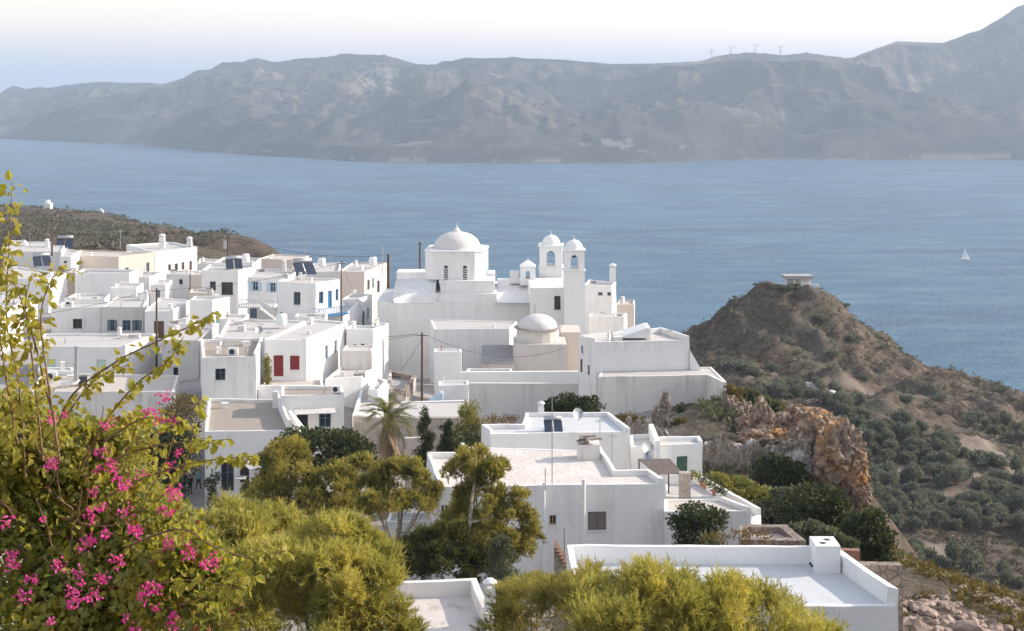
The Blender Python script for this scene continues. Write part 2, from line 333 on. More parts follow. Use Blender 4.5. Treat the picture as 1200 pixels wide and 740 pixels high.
# far left cluster
house('white house with two pale green shutters and a broad flat roof', [(45, 406), (147, 407), (185, 391), (51, 391)], 150, -30.8, .22, [.03, .22, .22, .22], op=[('c', 0, 55, 421, 65, 434, 'paint_palegreen'), ('c', 0, 113.4, 421.6, 124.4, 437, 'paint_palegreen')])
house('white terraced house with a small brown window', [(60, 361), (118, 360), (129, 354), (74, 354)], 170, -29.4, .15, op=[('w', 0, 85.4, 374, 96, 385.5, 'paint_brown')])
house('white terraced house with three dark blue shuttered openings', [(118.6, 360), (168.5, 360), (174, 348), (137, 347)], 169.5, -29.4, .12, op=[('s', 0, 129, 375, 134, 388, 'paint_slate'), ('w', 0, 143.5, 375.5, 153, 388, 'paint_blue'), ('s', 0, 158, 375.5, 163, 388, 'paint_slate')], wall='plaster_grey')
house('white house with a brown door at the end of the terrace, behind a wooden pole', [(169.5, 365), (203, 365), (223, 352), (187, 349)], 165, -29.5, .12, [.04, .12, .12, .12], op=[('d', 0, 180.6, 376.6, 192.4, 397, 'paint_brown')])
house('low white step block under the plain white cube', [(75, 351), (123, 351), (130, 344), (88, 344)], 181, -29.5, .25)
house('plain white cube house with two dark roof panels', [(88, 320), (152, 320), (162, 316), (98, 315)], 195, -30.5, .3, [.3, .3, .3, .3], wall='whitewash_clean', deck='roof_grey', op=[('h', 1, 155.5, 331, 157, 345, 'paint_paleblue'), ('h', 1, 159, 330, 160.3, 344, 'paint_paleblue')])
house('narrow white house right of the plain white cube', [(162.5, 325), (175, 325), (191, 319), (166, 318.5)], 201, -31, .15)
house('beige house with an arched door and rough grey stone corner', [(84, 300), (139, 301), (181, 296), (95, 293)], 230, -32, .2, op=[('d', 1, 171, 308, 175, 319, 'paint_slate'), ('h', 1, 147, 314, 151, 318, 'cloth_black')], wall='plaster_beige', deck='roof_cream')
house('long bright white building with four brown windows', [(181.5, 295.5), (231, 289.5), (200, 283.5), (148, 287)], 238, -34, .3, op=[('w', 0, 197, 310, 200.5, 318, 'paint_tan'), ('w', 0, 204.5, 309, 208.5, 318, 'paint_tan'), ('w', 0, 212.6, 307.6, 216, 316.5, 'paint_tan'), ('w', 0, 222, 306, 225, 317, 'paint_tan')], wall='whitewash_clean')
house('white house with a blind grey front and bright end, at the left edge', [(-14, 327), (57, 327), (78, 321), (8, 311)], 190, -30, .2)
house('narrow rough stone gable between two white houses on the left', [(79, 320), (88, 320), (90, 314), (80, 314)], 204, -30, .05, wall='stone_pale', name='stone_house')
house('low white roof with a solar panel on the far left', [(4, 295), (72, 295), (76, 288), (10, 288)], 240, -32, .2)
house('white flat house at the far left edge of the village below the brown headland', [(28, 292), (62, 292), (61, 283.5), (31, 283.5)], 268, -35, .2)
house('bright white house end behind the bougainvillea', [(-40, 366), (1, 366), (27, 354), (-25, 354)], 160, -30, .3, op=[('w', 1, 3, 384, 7, 400, 'paint_blue')])
house('low grey white flat building with a fat roof duct in front of the green shutters', [(36, 459), (204, 459), (210, 440), (50, 437)], 131, -31, .2, wall='whitewash_worn', deck='roof_cream')
house('white house with a small blue door left of the tan roofed cube', [(222, 352), (249, 352), (269, 348), (228, 347)], 168, -29.6, .15, op=[('d', 1, 253, 369, 257.6, 379.5, 'paint_blue')])
house('small white house with one square window near the long bright building', [(195, 321), (222, 322), (236, 317.5), (198, 317)], 214, -31.5, .15, op=[('w', 0, 210, 327.4, 214, 333.4, 'paint_brown')])
house('shaded white house in the lane behind the wooden pole', [(190, 399), (233, 399), (250, 384), (202, 384)], 150, -31.5, .2, op=[('d', 0, 203, 431, 209, 446, 'cloth_black')], wall='plaster_grey')  # white wall greyed: the lane's shade is put into its plaster colour
house('low white block beside the long bright white building', [(231, 309), (262, 308), (268, 304.5), (234, 303)], 232, -34, .3)
# below the church
house('roofless rubble stone shed with white plaster remains left of the wooden pole', [(453, 455), (476, 457), (488, 440), (456, 434)], 147, -33.5, .6, wall='rubble_plastered', deck='roof_grey', name='stone_shed', cat='ruin', pt=.4)
house('white stepped block beside the wooden pole, below the church', [(509, 413), (541, 413), (541, 409), (509, 409)], 150, -33, .1, wall='whitewash_clean')
house('white yard block over the pale blue stair', [(514, 452), (549, 451), (549, 446), (514, 446.5)], 143, -33.5, .1)
house('white annex with a dark stone portal against the church', [(509, 386), (597, 385.5), (606, 377), (504, 374.5)], 165, -33.6, .1, op=[('d', 0, 533, 410, 542, 431, 'paint_taupe')], wall='whitewash')
house('white tall house with a blue door right of the bell towers', [(684, 334), (717, 335), (722, 331), (690, 328)], 195, -36, .3, op=[('w', 0, 701, 342.6, 706, 346.6, 'paint_slate'), ('w', 0, 711.6, 342.6, 716, 346.6, 'paint_slate'), ('w', 0, 702.6, 366.5, 710.4, 370.6, 'paint_slate'), ('d', 0, 701, 375, 709, 385.5, 'paint_turquoise')], wall='whitewash_clean')
house('small beige house at the cliff edge right of the bell towers', [(722, 357), (743, 357), (744, 352), (725, 351.5)], 203, -37, .2, wall='plaster_beige', deck='roof_cream')
house('white terrace block in front of the blue door', [(690, 371), (731, 371), (735, 367), (692, 367)], 186, -36, .15, wall='whitewash')
house('large white house with shaded front and sloped parapet beside the domed chapel', [(698, 401), (808, 399), (775, 384), (678, 393)], 140, -30, .5, [.05, .5, .5, .4], op=[('w', 3, 681, 405, 683, 414, 'paint_slate'), ('d', 3, 680, 421, 682.5, 436, 'paint_brown'), ('h', 3, 688.5, 428, 691, 440, 'paint_slate')], wall='whitewash')
house('tall stained grey white retaining terrace under the large white house', [(701, 442), (829, 439.5), (847, 447), (852, 447.5), (834, 430), (705, 431)], 137, -32.2, .12, [.05, .05, .05, .05, .1, .02], wall='whitewash_worn', name='retaining_terrace', cat='retaining wall')

# small houses, yards and walls that fill the gaps
house('low cream yard block under the small house with one square window', [(222, 343), (247, 344), (250, 339), (224, 338.5)], 186, -31.5, .2, wall='plaster_beige')
house('small beige shed beside the small house with one square window', [(223.5, 322.5), (237, 322.5), (240, 318.5), (225, 318.5)], 211, -32, .1, wall='plaster_beige', deck='roof_cream', name='shed', cat='shed')
house('white stair house above the palm, right of the rounded yard house', [(431, 456), (443, 458), (454, 446), (442, 442.5)], 136.5, -33, .2)
house('small white block behind the low grey white building with the flue', [(44, 434.5), (86, 435), (86, 430.5), (46, 430.5)], 139.5, -31, .15, wall='whitewash_clean')
house('tiny white house on the far left skyline beside the small vault', [(12, 287), (31, 287), (31, 282), (14, 282)], 276, -35, .1)
house('white house corner between the far left roofs and the beige house', [(70, 301), (83, 301), (94, 294), (76, 291.5)], 222, -32, .2, op=[('h', 0, 75, 306, 78, 309, 'cloth_black')])
house('white terrace block under the narrow blue windowed stepped house', [(384, 369), (402, 371), (421, 355), (403, 353)], 176, -33.5, .15, op=[('w', 1, 406, 376, 409, 388, 'paint_slate')])
house('low white wall block under the blue balcony', [(345, 371.5), (382, 373), (384, 368), (348, 367.5)], 170, -30.5, .25)
house('low white roof block between the flat roof and the shaded lane house', [(256, 374), (286, 374), (292, 368.5), (262, 368.5)], 160, -30, .2)
house('white block with a small window left of the white cube house', [(196, 380), (222, 380), (230, 374.5), (204, 374)], 159, -30.2, .15, op=[('w', 0, 206, 385, 211, 392, 'paint_brown')])
house('grey white roof behind the wide glazed door house', [(250, 308), (300, 308), (306, 302.5), (262, 301.5)], 218, -33, .25, deck='roof_grey')
house('low white annex at the foot of the tall pale house', [(430, 384), (447, 385), (455, 379), (440, 377.5)], 172, -36, .15)
house('white walled yard left of the domed chapel, with a stained front', [(546, 436), (600, 436), (600, 432), (548, 432)], 151, -34, .25, wall='whitewash_worn', name='walled_yard', cat='yard')
house('bright white house with a lone door at the left edge above the bougainvillea', [(-20, 356), (30, 356), (44, 348), (-10, 347)], 173, -29.6, .2, op=[('d', 0, 16, 372, 22, 389, 'paint_brown')])
house('long low white roof behind the terraced houses', [(128, 338), (160, 338), (168, 332), (140, 331.5)], 186, -30, .2)
house('small white house with a grey door below the long bright building', [(176, 334), (194, 334), (202, 328.5), (184, 328)], 196, -31, .15, op=[('d', 0, 183, 340, 187.5, 349, 'paint_slate')])

# ------------------------------------------------------------------ the ground: one sheet through known points of the place
CT = []
def g(px, py, Y, w=0): p = at(px, py, Y); CT.append((p.x, p.y, p.z))
def gz(x, y, z): CT.append((x, y, HC+z))
for h in HOUSES:
    if not h['ctrl']: continue
    P = h['P']
    for q in ((P[0]+P[1])/2, sum(P, Vector((0, 0)))/len(P)): CT.append((q.x, q.y, h['base']))
for a in ((0, -20, -2), (-40, -20, -3), (40, -20, -4), (0, 4, -3.2), (-30, 10, -6), (30, 10, -7), (0, 22, -13), (-30, 30, -17), (25, 30, -15.5), (0, 40, -21), (-50, 60, -23), (-20, 60, -25.5),
          (-10, 75, -29.5), (-30, 90, -33), (-60, 110, -33), (-100, 60, -22), (-120, 130, -28), (-140, 200, -28), (-26, 112, -35), (-29, 124, -35), (-12, 110, -34), (0, 112, -33.5),
          (22, 122, -31.5), (25, 80, -29), (40, 100, -31.5), (30, 110, -31), (60, -20, -10), (60, 30, -22), (120, 0, -40), (110, 60, -50), (200, 0, -80), (200, 100, -95), (45, 85, -31),
          (0, 180, -35), (-20, 185, -35.5), (12, 190, -36), (0, 215, -40), (10, 250, -56), (-30, 250, -46), (-70, 260, -42), (-40, 320, -80), (20, 320, -105), (-110, 290, -40), (-160, 300, -40),
          (0, 420, -170), (0, 560, -240), (30, 200, -60), (36, 160, -50), (28, 142, -33), (34, 130, -38)): gz(*a)
# headland at the left: rows from the village edge over the crest and down to the sea
for px_, cpy, cY in ((-300, 232, 900), (-200, 234, 895), (-100, 237, 890), (0, 244, 880), (80, 249, 870), (120, 254, 855), (160, 261, 830), (200, 275, 795), (240, 288, 750), (275, 300, 710), (310, 312, 680), (340, 326, 650)):
    zc = -(cpy-HY)/F*cY; zn = -(max(288, cpy+8)-HY)/F*400; xc = (px_-HX)/F*cY; xn = (px_-HX)/F*400
    for t in (-.12, .06, .25, .45, .65, .85, 1.0): gz(xn+(xc-xn)*t, 400+(cY-400)*t, zn+(zc-zn)*t-3*math.sin(math.pi*t))
    for dy, dz in ((60, -22), (140, -85), (230, -175)): gz(xc*(1+dy/cY), cY+dy, zc+dz)
for a in ((-60, 400, -110), (-40, 480, -170), (-60, 600, -235), (-110, 620, -160), (-330, 1250, -250), (-600, 1150, -250), (-600, 700, -80), (-600, 300, -60), (-200, 1150, -250), (0, 900, -250), (-600, 0, -60), (-300, 0, -35), (-300, 200, -34)): gz(*a)
# knoll and valley at the right
for a in ((925, 330, 430), (905, 331, 431), (945, 331, 430), (965, 336, 430), (985, 346, 430), (1003, 366, 429), (935, 330, 436), (960, 336, 424), (1040, 406, 428), (1080, 426, 426), (1130, 441, 426), (1200, 465, 424), (1290, 500, 420), (890, 332, 432), (876, 337, 433), (860, 347, 434), (840, 360, 438), (820, 372, 440), (795, 388, 442), (740, 410, 440),
          (890, 392, 408), (940, 392, 408), (1000, 412, 408), (850, 412, 400), (800, 425, 388), (860, 436, 380), (930, 440, 385), (1000, 447, 385), (1060, 452, 385), (860, 455, 360), (950, 466, 372), (1010, 470, 370), (1080, 462, 385), (1150, 480, 390), (1200, 500, 385),
          (900, 500, 335), (1000, 505, 345), (1080, 510, 345), (1150, 530, 340), (1000, 560, 310), (1080, 570, 305), (1180, 580, 305), (1060, 640, 265), (1130, 640, 265), (1200, 640, 270), (1200, 700, 240), (1300, 640, 270), (1100, 720, 225)): g(*a)
for a in ((60, 470, -88), (80, 480, -92), (110, 480, -105), (170, 470, -120), (80, 540, -150), (120, 560, -180), (40, 540, -170), (60, 640, -240), (150, 640, -240), (230, 540, -200), (260, 380, -120), (300, 200, -130), (420, 100, -180), (420, 350, -215), (480, 480, -245), (480, 0, -170), (300, 650, -245), (480, 700, -250), (0, 750, -248), (100, 800, -250)): gz(*a)
# near slope at the right and the outcrop
for a in ((1060, 655, 88), (1090, 662, 90), (1120, 672, 90), (1160, 690, 90), (1200, 703, 91), (1250, 725, 92), (1020, 612, 100), (1010, 605, 108), (985, 600, 104), (1060, 690, 80), (1120, 690, 85), (1190, 715, 88), (1130, 735, 74), (1060, 735, 66), (1200, 760, 75), (900, 560, 108), (960, 590, 104), (860, 505, 128), (905, 470, 130), (935, 490, 124), (960, 500, 122),  (840, 560, 108)): g(*a)
for a in ((40, 150, -62), (55, 150, -70), (60, 200, -78), (45, 230, -76), (70, 130, -66), (70, 104, -52), (55, 122, -54), (44, 128, -52), (62, 104, -44), (90, 90, -56), (38, 126, -42), (80, 120, -66), (46, 108, -39), (90, 200, -85), (140, 200, -92), (48, 300, -82)): gz(*a)
for px_, c_ in ((1030, (100, 31, 106, 37, 114, 45, 124, 54)), (1060, (94, 31, 102, 37.5, 110, 45, 120, 54)), (1120, (95, 32.5, 102, 38, 110, 46, 120, 55)), (1200, (96, 35.5, 102, 40, 110, 48, 120, 57)), (1290, (96, 37.5, 104, 43, 114, 52, 124, 60)), (1380, (96, 40, 104, 46, 114, 55, 124, 64))):
    for i_ in range(0, 8, 2): gz((px_-HX)/F*c_[i_], c_[i_], -c_[i_+1])
CT = np.array(CT); _S = 100.0
def _tps(px, py):
    d = ((px[:, None]-CT[None, :, 0])**2+(py[:, None]-CT[None, :, 1])**2)/_S**2
    return -np.sqrt(d+.02)
_n = len(CT); _K = _tps(CT[:, 0], CT[:, 1])+np.eye(_n)*.008
_P = np.c_[np.ones(_n), CT[:, 0]/_S, CT[:, 1]/_S]
_A = np.block([[_K, _P], [_P.T, np.zeros((3, 3))]]); _w = np.linalg.solve(_A, np.r_[CT[:, 2], np.zeros(3)])
def village(x, y):                      # 1 inside the built-up plateau
    lim = np.interp(y, [60, 90, 135, 150, 215], [8, 12, 15, 24, 26])
    return np.clip((212+.35*np.clip(-x, 0, 150)-y)/15, 0, 1)*np.clip((y-74)/8, 0, 1)*np.clip((lim-x)/3, 0, 1)*np.clip((x+150)/20, 0, 1)
def ground(x, y):
    x = np.atleast_1d(np.asarray(x, float)).ravel(); y = np.atleast_1d(np.asarray(y, float)).ravel(); out = np.empty(len(x))
    for i in range(0, len(x), 20000):
        s = slice(i, i+20000); out[s] = _tps(x[s], y[s])@_w[:_n]+_w[_n]+_w[_n+1]*x[s]/_S+_w[_n+2]*y[s]/_S
    wild = 1-village(x, y); far = np.clip((y-200)/150, 0, 1)*(1-.72*np.clip((-60-x)/40, 0, 1))
    rocky = np.clip((y-330)/40, 0, 1)*np.clip((x-20)/20, 0, 1)*np.clip((470-y)/30, 0, 1)
    out += rocky*((fbm(x/6.5, y/6.5, 5, .62, True)-.62)*7+(fbm(x/18+2, y/18, 3, .5, True)-.62)*5-1.8)
    out += wild*((fbm(x/9, y/9, 4)-.5)*1.6+far*((fbm(x/45+5, y/45, 5, .55, True)-.6)*5.5+(fbm(x/12+3, y/12+8, 4, .6, True)-.5)*3.2))
    return out
def gnd(x, y): return float(ground(x, y)[0])
xs = np.unique(np.r_[np.arange(-620, -330, 10), np.arange(-330, -80, 4), np.arange(-80, 205, 1.7), np.arange(205, 560, 9)])
ys = np.unique(np.r_[np.arange(-50, 460, 1.8), np.arange(460, 1230, 6)])
def heightmesh(name, xs, ys, zf, mat):
    X, Yg = np.meshgrid(xs, ys); Z = zf(X.ravel(), Yg.ravel()); nx = len(xs)
    i, j = np.meshgrid(np.arange(len(xs)-1), np.arange(len(ys)-1)); a = (j*nx+i).ravel()
    return npmesh(name, np.c_[X.ravel(), Yg.ravel(), Z], np.c_[a, a+1, a+nx+1, a+nx], mat, smooth=True), X.ravel(), Yg.ravel()
m, nt, p, o = _nt('hillside_soil')
n1 = noi(nt, pos(nt), .06, 8, .65); n2 = noi(nt, pos(nt), .45, 8, .7); n3 = noi(nt, pos(nt), 2.2, 5, .7)
c = ramp(nt, n2, [(.32, (.06, .047, .036)), (.46, (.105, .080, .060)), (.58, (.165, .125, .105)), (.72, (.27, .215, .175))])
c = mix(nt, rampv(nt, n1, .42, .60), c, ramp(nt, n3, [(.35, (.060, .062, .045)), (.62, (.15, .13, .10))]))
c = mix(nt, rampv(nt, n3, .58, .72), c, (.23, .185, .15))
gl = rampv(nt, noi(nt, pos(nt), .16, 9, .75), .50, .62); c = mix(nt, gl, c, mix(nt, 1.0, c, (.55, .52, .52), 'MULTIPLY'))
at_ = N(nt, 'ShaderNodeAttribute', attribute_name='paving'); pv = ramp(nt, n2, [(.35, (.34, .31, .29)), (.65, (.48, .45, .43))])
c = mix(nt, at_.outputs['Fac'], c, pv)
at2 = N(nt, 'ShaderNodeAttribute', attribute_name='track'); c = mix(nt, at2.outputs['Fac'], c, ramp(nt, n3, [(.3, (.19, .15, .12)), (.7, (.29, .235, .195))]))
L(nt, c, p.inputs['Base Color']); p.inputs['Roughness'].default_value = 1.0; p.inputs['Specular IOR Level'].default_value = .1
L(nt, bump(nt, mix(nt, .4, n2, n3), .9, .8), p.inputs['Normal']); MATS['hillside_soil'] = m
hill, gx, gy = heightmesh('hillside', xs, ys, ground, 'hillside_soil'); tag(hill, kind='structure')
# dirt tracks and bare clearings, drawn on the ground plan
TR = [[(40, 372), (70, 376), (92, 384), (112, 384)], [(118, 352), (112, 335), (118, 318), (112, 300)], [(70, 310), (84, 318), (96, 316)]]
CL = [(112, 340, 6, 8), (93, 300, 5, 4), (86, 372, 8, 2.5), (124, 288, 7, 9), (78, 262, 5, 5), (103, 318, 4, 5)]
def trackmask(x, y):
    d = np.full(len(x), 9e9)
    for path in TR:
        for (ax, ay), (bx, by) in zip(path, path[1:]):
            t = np.clip(((x-ax)*(bx-ax)+(y-ay)*(by-ay))/((bx-ax)**2+(by-ay)**2), 0, 1); d = np.minimum(d, np.hypot(x-ax-t*(bx-ax), y-ay-t*(by-ay)))
    m = np.clip((2.6-d)/1.2, 0, 1)
    for cx, cy_, rx, ry in CL: m = np.maximum(m, np.clip((1.1-np.hypot((x-cx)/rx, (y-cy_)/ry)+(fbm(x/5, y/5, 3)-.5)*.6)/.25, 0, 1))
    return m
for nm, val in (('paving', village(gx, gy)), ('track', trackmask(gx, gy))):
    a = hill.data.attributes.new(nm, 'FLOAT', 'POINT'); a.data.foreach_set('value', val.astype(np.float32))

# ------------------------------------------------------------------ sea
m, nt, p, o = _nt('sea_water')
w1 = noi(nt, pos(nt, (1, .3, 1)), .27, 6, .75); w2 = noi(nt, pos(nt, (1, .5, 1)), .9, 3, .6); w3 = noi(nt, pos(nt, (1, 2.4, 1)), .0022, 6, .65); w4 = noi(nt, pos(nt, (.35, 1, 1)), .02, 5, .7)
c = ramp(nt, w3, [(.36, (.006, .046, .098)), (.50, (.018, .078, .145)), (.64, (.045, .125, .195))])
c = mix(nt, rampv(nt, w1, .46, .66), c, (.085, .175, .245)); c = mix(nt, rampv(nt, w4, .46, .70), c, (.10, .19, .255)); c = mix(nt, rampv(nt, w1, .70, .80), c, (.20, .27, .31))
L(nt, c, p.inputs['Base Color']); p.inputs['Roughness'].default_value = .45; p.inputs['IOR'].default_value = 1.33; p.inputs['Specular IOR Level'].default_value = .28
L(nt, bump(nt, mix(nt, .35, w1, w2), 1.0, 2.2), p.inputs['Normal']); MATS['sea_water'] = m
S_ = MB(); S_.add([(-60000, -4000, 0), (60000, -4000, 0), (60000, 60000, 0), (-60000, 60000, 0)], [(0, 1, 2, 3)])
tag(S_.build('sea', 'sea_water'), kind='structure')

# ------------------------------------------------------------------ far island across the strait
SKY = np.array([(-300, 126), (-150, 120), (0, 115), (15, 108), (30, 110), (60, 106), (90, 101), (115, 99), (150, 100), (190, 99), (215, 92), (230, 83), (270, 80), (310, 76), (330, 78), (360, 71), (410, 65), (450, 66), (480, 75), (510, 82), (550, 72), (600, 69), (650, 70), (715, 76), (800, 74), (834, 71), (870, 66), (890, 67), (920, 70), (945, 66.5), (970, 69), (1000, 68), (1025, 58), (1050, 49), (1105, 51), (1150, 35), (1200, 10), (1260, -12), (1350, -30), (1500, -10)], float)
SHO = np.array([(-300, 158), (0, 162), (60, 166), (150, 169), (250, 178), (320, 185), (345, 183), (400, 190), (600, 191.5), (800, 191), (830, 188), (900, 186.5), (1040, 188), (1060, 186.5), (1200, 188), (1500, 190)], float)
us = np.linspace(-.52, .52, 760); tt = np.r_[np.linspace(-.06, .02, 10), np.linspace(.03, 1.0, 170), np.linspace(1.02, 1.7, 24)]
U, T = np.meshgrid(us, tt); PX = U*F+HX
ker = np.exp(-.5*(np.arange(-40, 41)/14.)**2); ker /= ker.sum(); sm_ = lambda v: np.convolve(np.pad(v, 40, mode='edge'), ker, 'valid')
ysh = np.repeat(sm_(HC*F/(np.interp(us*F+HX, SHO[:, 0], SHO[:, 1])-HY))[None], len(tt), 0); yr = ysh+2600+500*np.sin(PX/170.)
YY = ysh+(yr-ysh)*T; XX = U*YY
R = HC-(np.interp(PX, SKY[:, 0], SKY[:, 1])-HY)/F*yr
tc = np.clip(T, 0, 1); g_ = .10*np.clip(tc/.03, 0, 1)**.7+.9*(tc**1.5*(1.35-.35*tc))
rid = fbm(XX/1500+1.7, YY/1500+2.2, 6, .5, True)-.5; fine = fbm(XX/260, YY/260, 5, .55, True)-.5
env = np.sin(np.pi*np.clip(tc, 0, 1))**.7*np.clip(tc/.08, 0, 1)
Z = np.maximum(R, 60)*g_+env*(rid*600+fine*170+(fbm(XX/2600+7, YY/1700+3, 3, .5, True)-.62)*330)+(tc > .9)*(fine*10)
Z = np.where(T < .0, T*300, np.maximum(Z, 3*np.clip(tc/.01, 0, 1)+1+8*np.clip(tc/.05, 0, 1)))
lim = HC-(np.interp(PX, SKY[:, 0], SKY[:, 1])+3-HY)/F*YY                                  # nothing in front stands above the far ridge
Z = np.where(T < .97, np.minimum(Z, np.maximum(lim, 4)), Z)
Z = np.where(T > 1, R-(T-1)*R*1.5, Z)
a = (np.arange(len(tt)-1)[:, None]*len(us)+np.arange(len(us)-1)[None, :]).ravel()
m, nt, p, o = _nt('far_hill_scrub')
n1 = noi(nt, pos(nt), .0022, 8, .62); n2 = noi(nt, pos(nt), .013, 8, .7); n3 = noi(nt, pos(nt, (1, 1, 6)), .0045, 5, .6)
c = ramp(nt, n1, [(.35, (.05, .055, .04)), (.52, (.10, .095, .07)), (.68, (.21, .175, .14))])
c = mix(nt, rampv(nt, n2, .45, .7), c, (.050, .055, .035)); c = mix(nt, rampv(nt, n3, .62, .74), c, (.26, .22, .18))
at_ = N(nt, 'ShaderNodeAttribute', attribute_name='bare'); c = mix(nt, at_.outputs['Fac'], c, ramp(nt, n2, [(.35, (.30, .26, .22)), (.65, (.46, .42, .38))]))
L(nt, c, p.inputs['Base Color']); p.inputs['Roughness'].default_value = 1; p.inputs['Specular IOR Level'].default_value = .05
L(nt, bump(nt, n2, .8, 25), p.inputs['Normal']); MATS['far_hill_scrub'] = m
fh = npmesh('far_hills', np.c_[XX.ravel(), YY.ravel(), Z.ravel()], np.c_[a, a+1, a+len(us)+1, a+len(us)], 'far_hill_scrub', smooth=True); tag(fh, kind='structure')
bare = np.zeros(Z.size); PXr = PX.ravel(); PYr = (HY+(HC-Z)*F/YY).ravel(); nz = fbm(XX.ravel()/95, YY.ravel()/95, 5, .6)
for cx, cy_, rx, ry, th in ((455, 92, 38, 13, .52), (425, 108, 14, 6, .5), (325, 160, 24, 8, .55), (1140, 72, 40, 8, .58), (1085, 92, 30, 5, .55), (985, 116, 30, 5, .6), (720, 168, 100, 8, .62), (1130, 186, 90, 2.6, .2), (940, 187, 90, 2.2, .3), (470, 187, 60, 3, .5), (640, 189, 60, 3, .5), (210, 144, 60, 5, .6), (360, 188, 40, 2.5, .4), (180, 171, 40, 3, .5)):
    bare = np.maximum(bare, ((np.hypot((PXr-cx)/rx, (PYr-cy_)/ry) < 1) & (nz > th+.06))*.45)
ab = fh.data.attributes.new('bare', 'FLOAT', 'POINT'); ab.data.foreach_set('value', bare.astype(np.float32))

# ------------------------------------------------------------------ haze between the near village and the far island
m = bpy.data.materials.new('haze_air'); m.use_nodes = True; nt = m.node_tree; nt.nodes.remove(nt.nodes['Principled BSDF'])
pvn = N(nt, 'ShaderNodeVolumePrincipled'); pvn.inputs['Color'].default_value = (.555, .645, .80, 1); pvn.inputs['Density'].default_value = 0.98e-4; pvn.inputs['Anisotropy'].default_value = .1
L(nt, pvn.outputs[0], nt.nodes['Material Output'].inputs['Volume']); MATS['haze_air'] = m
hz = MB(); hz.add([(x, y, z) for z in (-261, 860) for x, y in ((-61000, -5000), (61000, -5000), (61000, 61000), (-61000, 61000))], [(3, 2, 1, 0), (4, 5, 6, 7), (0, 1, 5, 4), (1, 2, 6, 5), (2, 3, 7, 6), (3, 0, 4, 7)])
tag(hz.build('haze', 'haze_air'), kind='stuff')

# ------------------------------------------------------------------ house builder
def wallpt(px, py, A, B):
    d = Vector(((px-HX)/F, 1.0)); e = B-A; n = Vector((e.y, -e.x)); t = n.dot(A)/n.dot(d)
    q = d*t; return (q-A).dot(e.normalized()), HC-(py-HY)/F*t
def wob(x, y, z):                       # the unevenness of hand laid, many times limewashed walls
    q = noise.noise_vector(Vector((x*.55, y*.55, z*.55)))*.055+noise.noise_vector(Vector((x*1.7, y*1.7, z*1.7)))*.02
    return (x+q.x, y+q.y, z+q.z*.8)
def fine_(v, st=1.1):
    out = []
    for a, b in zip(v, v[1:]): k = max(1, int((b-a)/st)); out += [a+(b-a)*i/k for i in range(k)]
    return out+[v[-1]]
def wall_panel(mb, A, B, zb, zt, holes, mi=0):
    e = (B-A); Ln = e.length; e = e/Ln; n = Vector((e.y, -e.x))
    ss = sorted({0, Ln, *[h[0] for h in holes], *[h[1] for h in holes]}); zs = sorted({zb, zt, *[h[2] for h in holes], *[h[3] for h in holes]})
    P = lambda s, z, d=0: wob(A.x+e.x*s-n.x*d, A.y+e.y*s-n.y*d, z)
    ss = fine_(ss); zs = fine_(zs)
    for s0, s1 in zip(ss, ss[1:]):
        for z0, z1 in zip(zs, zs[1:]):
            sm, zm = (s0+s1)/2, (z0+z1)/2
            if any(h[0] < sm < h[1] and h[2] < zm < h[3] for h in holes): continue
            mb.add([P(s0, z0), P(s1, z0), P(s1, z1), P(s0, z1)], [(0, 1, 2, 3)], mi)
    for s0, s1, z0, z1, d in holes:
        for a, b in (((s0, z0), (s1, z0)), ((s1, z0), (s1, z1)), ((s1, z1), (s0, z1)), ((s0, z1), (s0, z0))):
            mb.add([P(*a), P(*b), P(*b, d), P(*a, d)], [(0, 1, 2, 3)], mi)
def inset(P, t):
    n = len(P); out = []
    for i in range(n):
        a, b, c = P[i-1], P[i], P[(i+1) % n]; e1 = (b-a).normalized(); e2 = (c-b).normalized(); n1 = Vector((-e1.y, e1.x)); n2 = Vector((-e2.y, e2.x))
        k = max(.35, 1+n1.dot(n2)); out.append(b+(n1+n2)*(t/k))
    return out
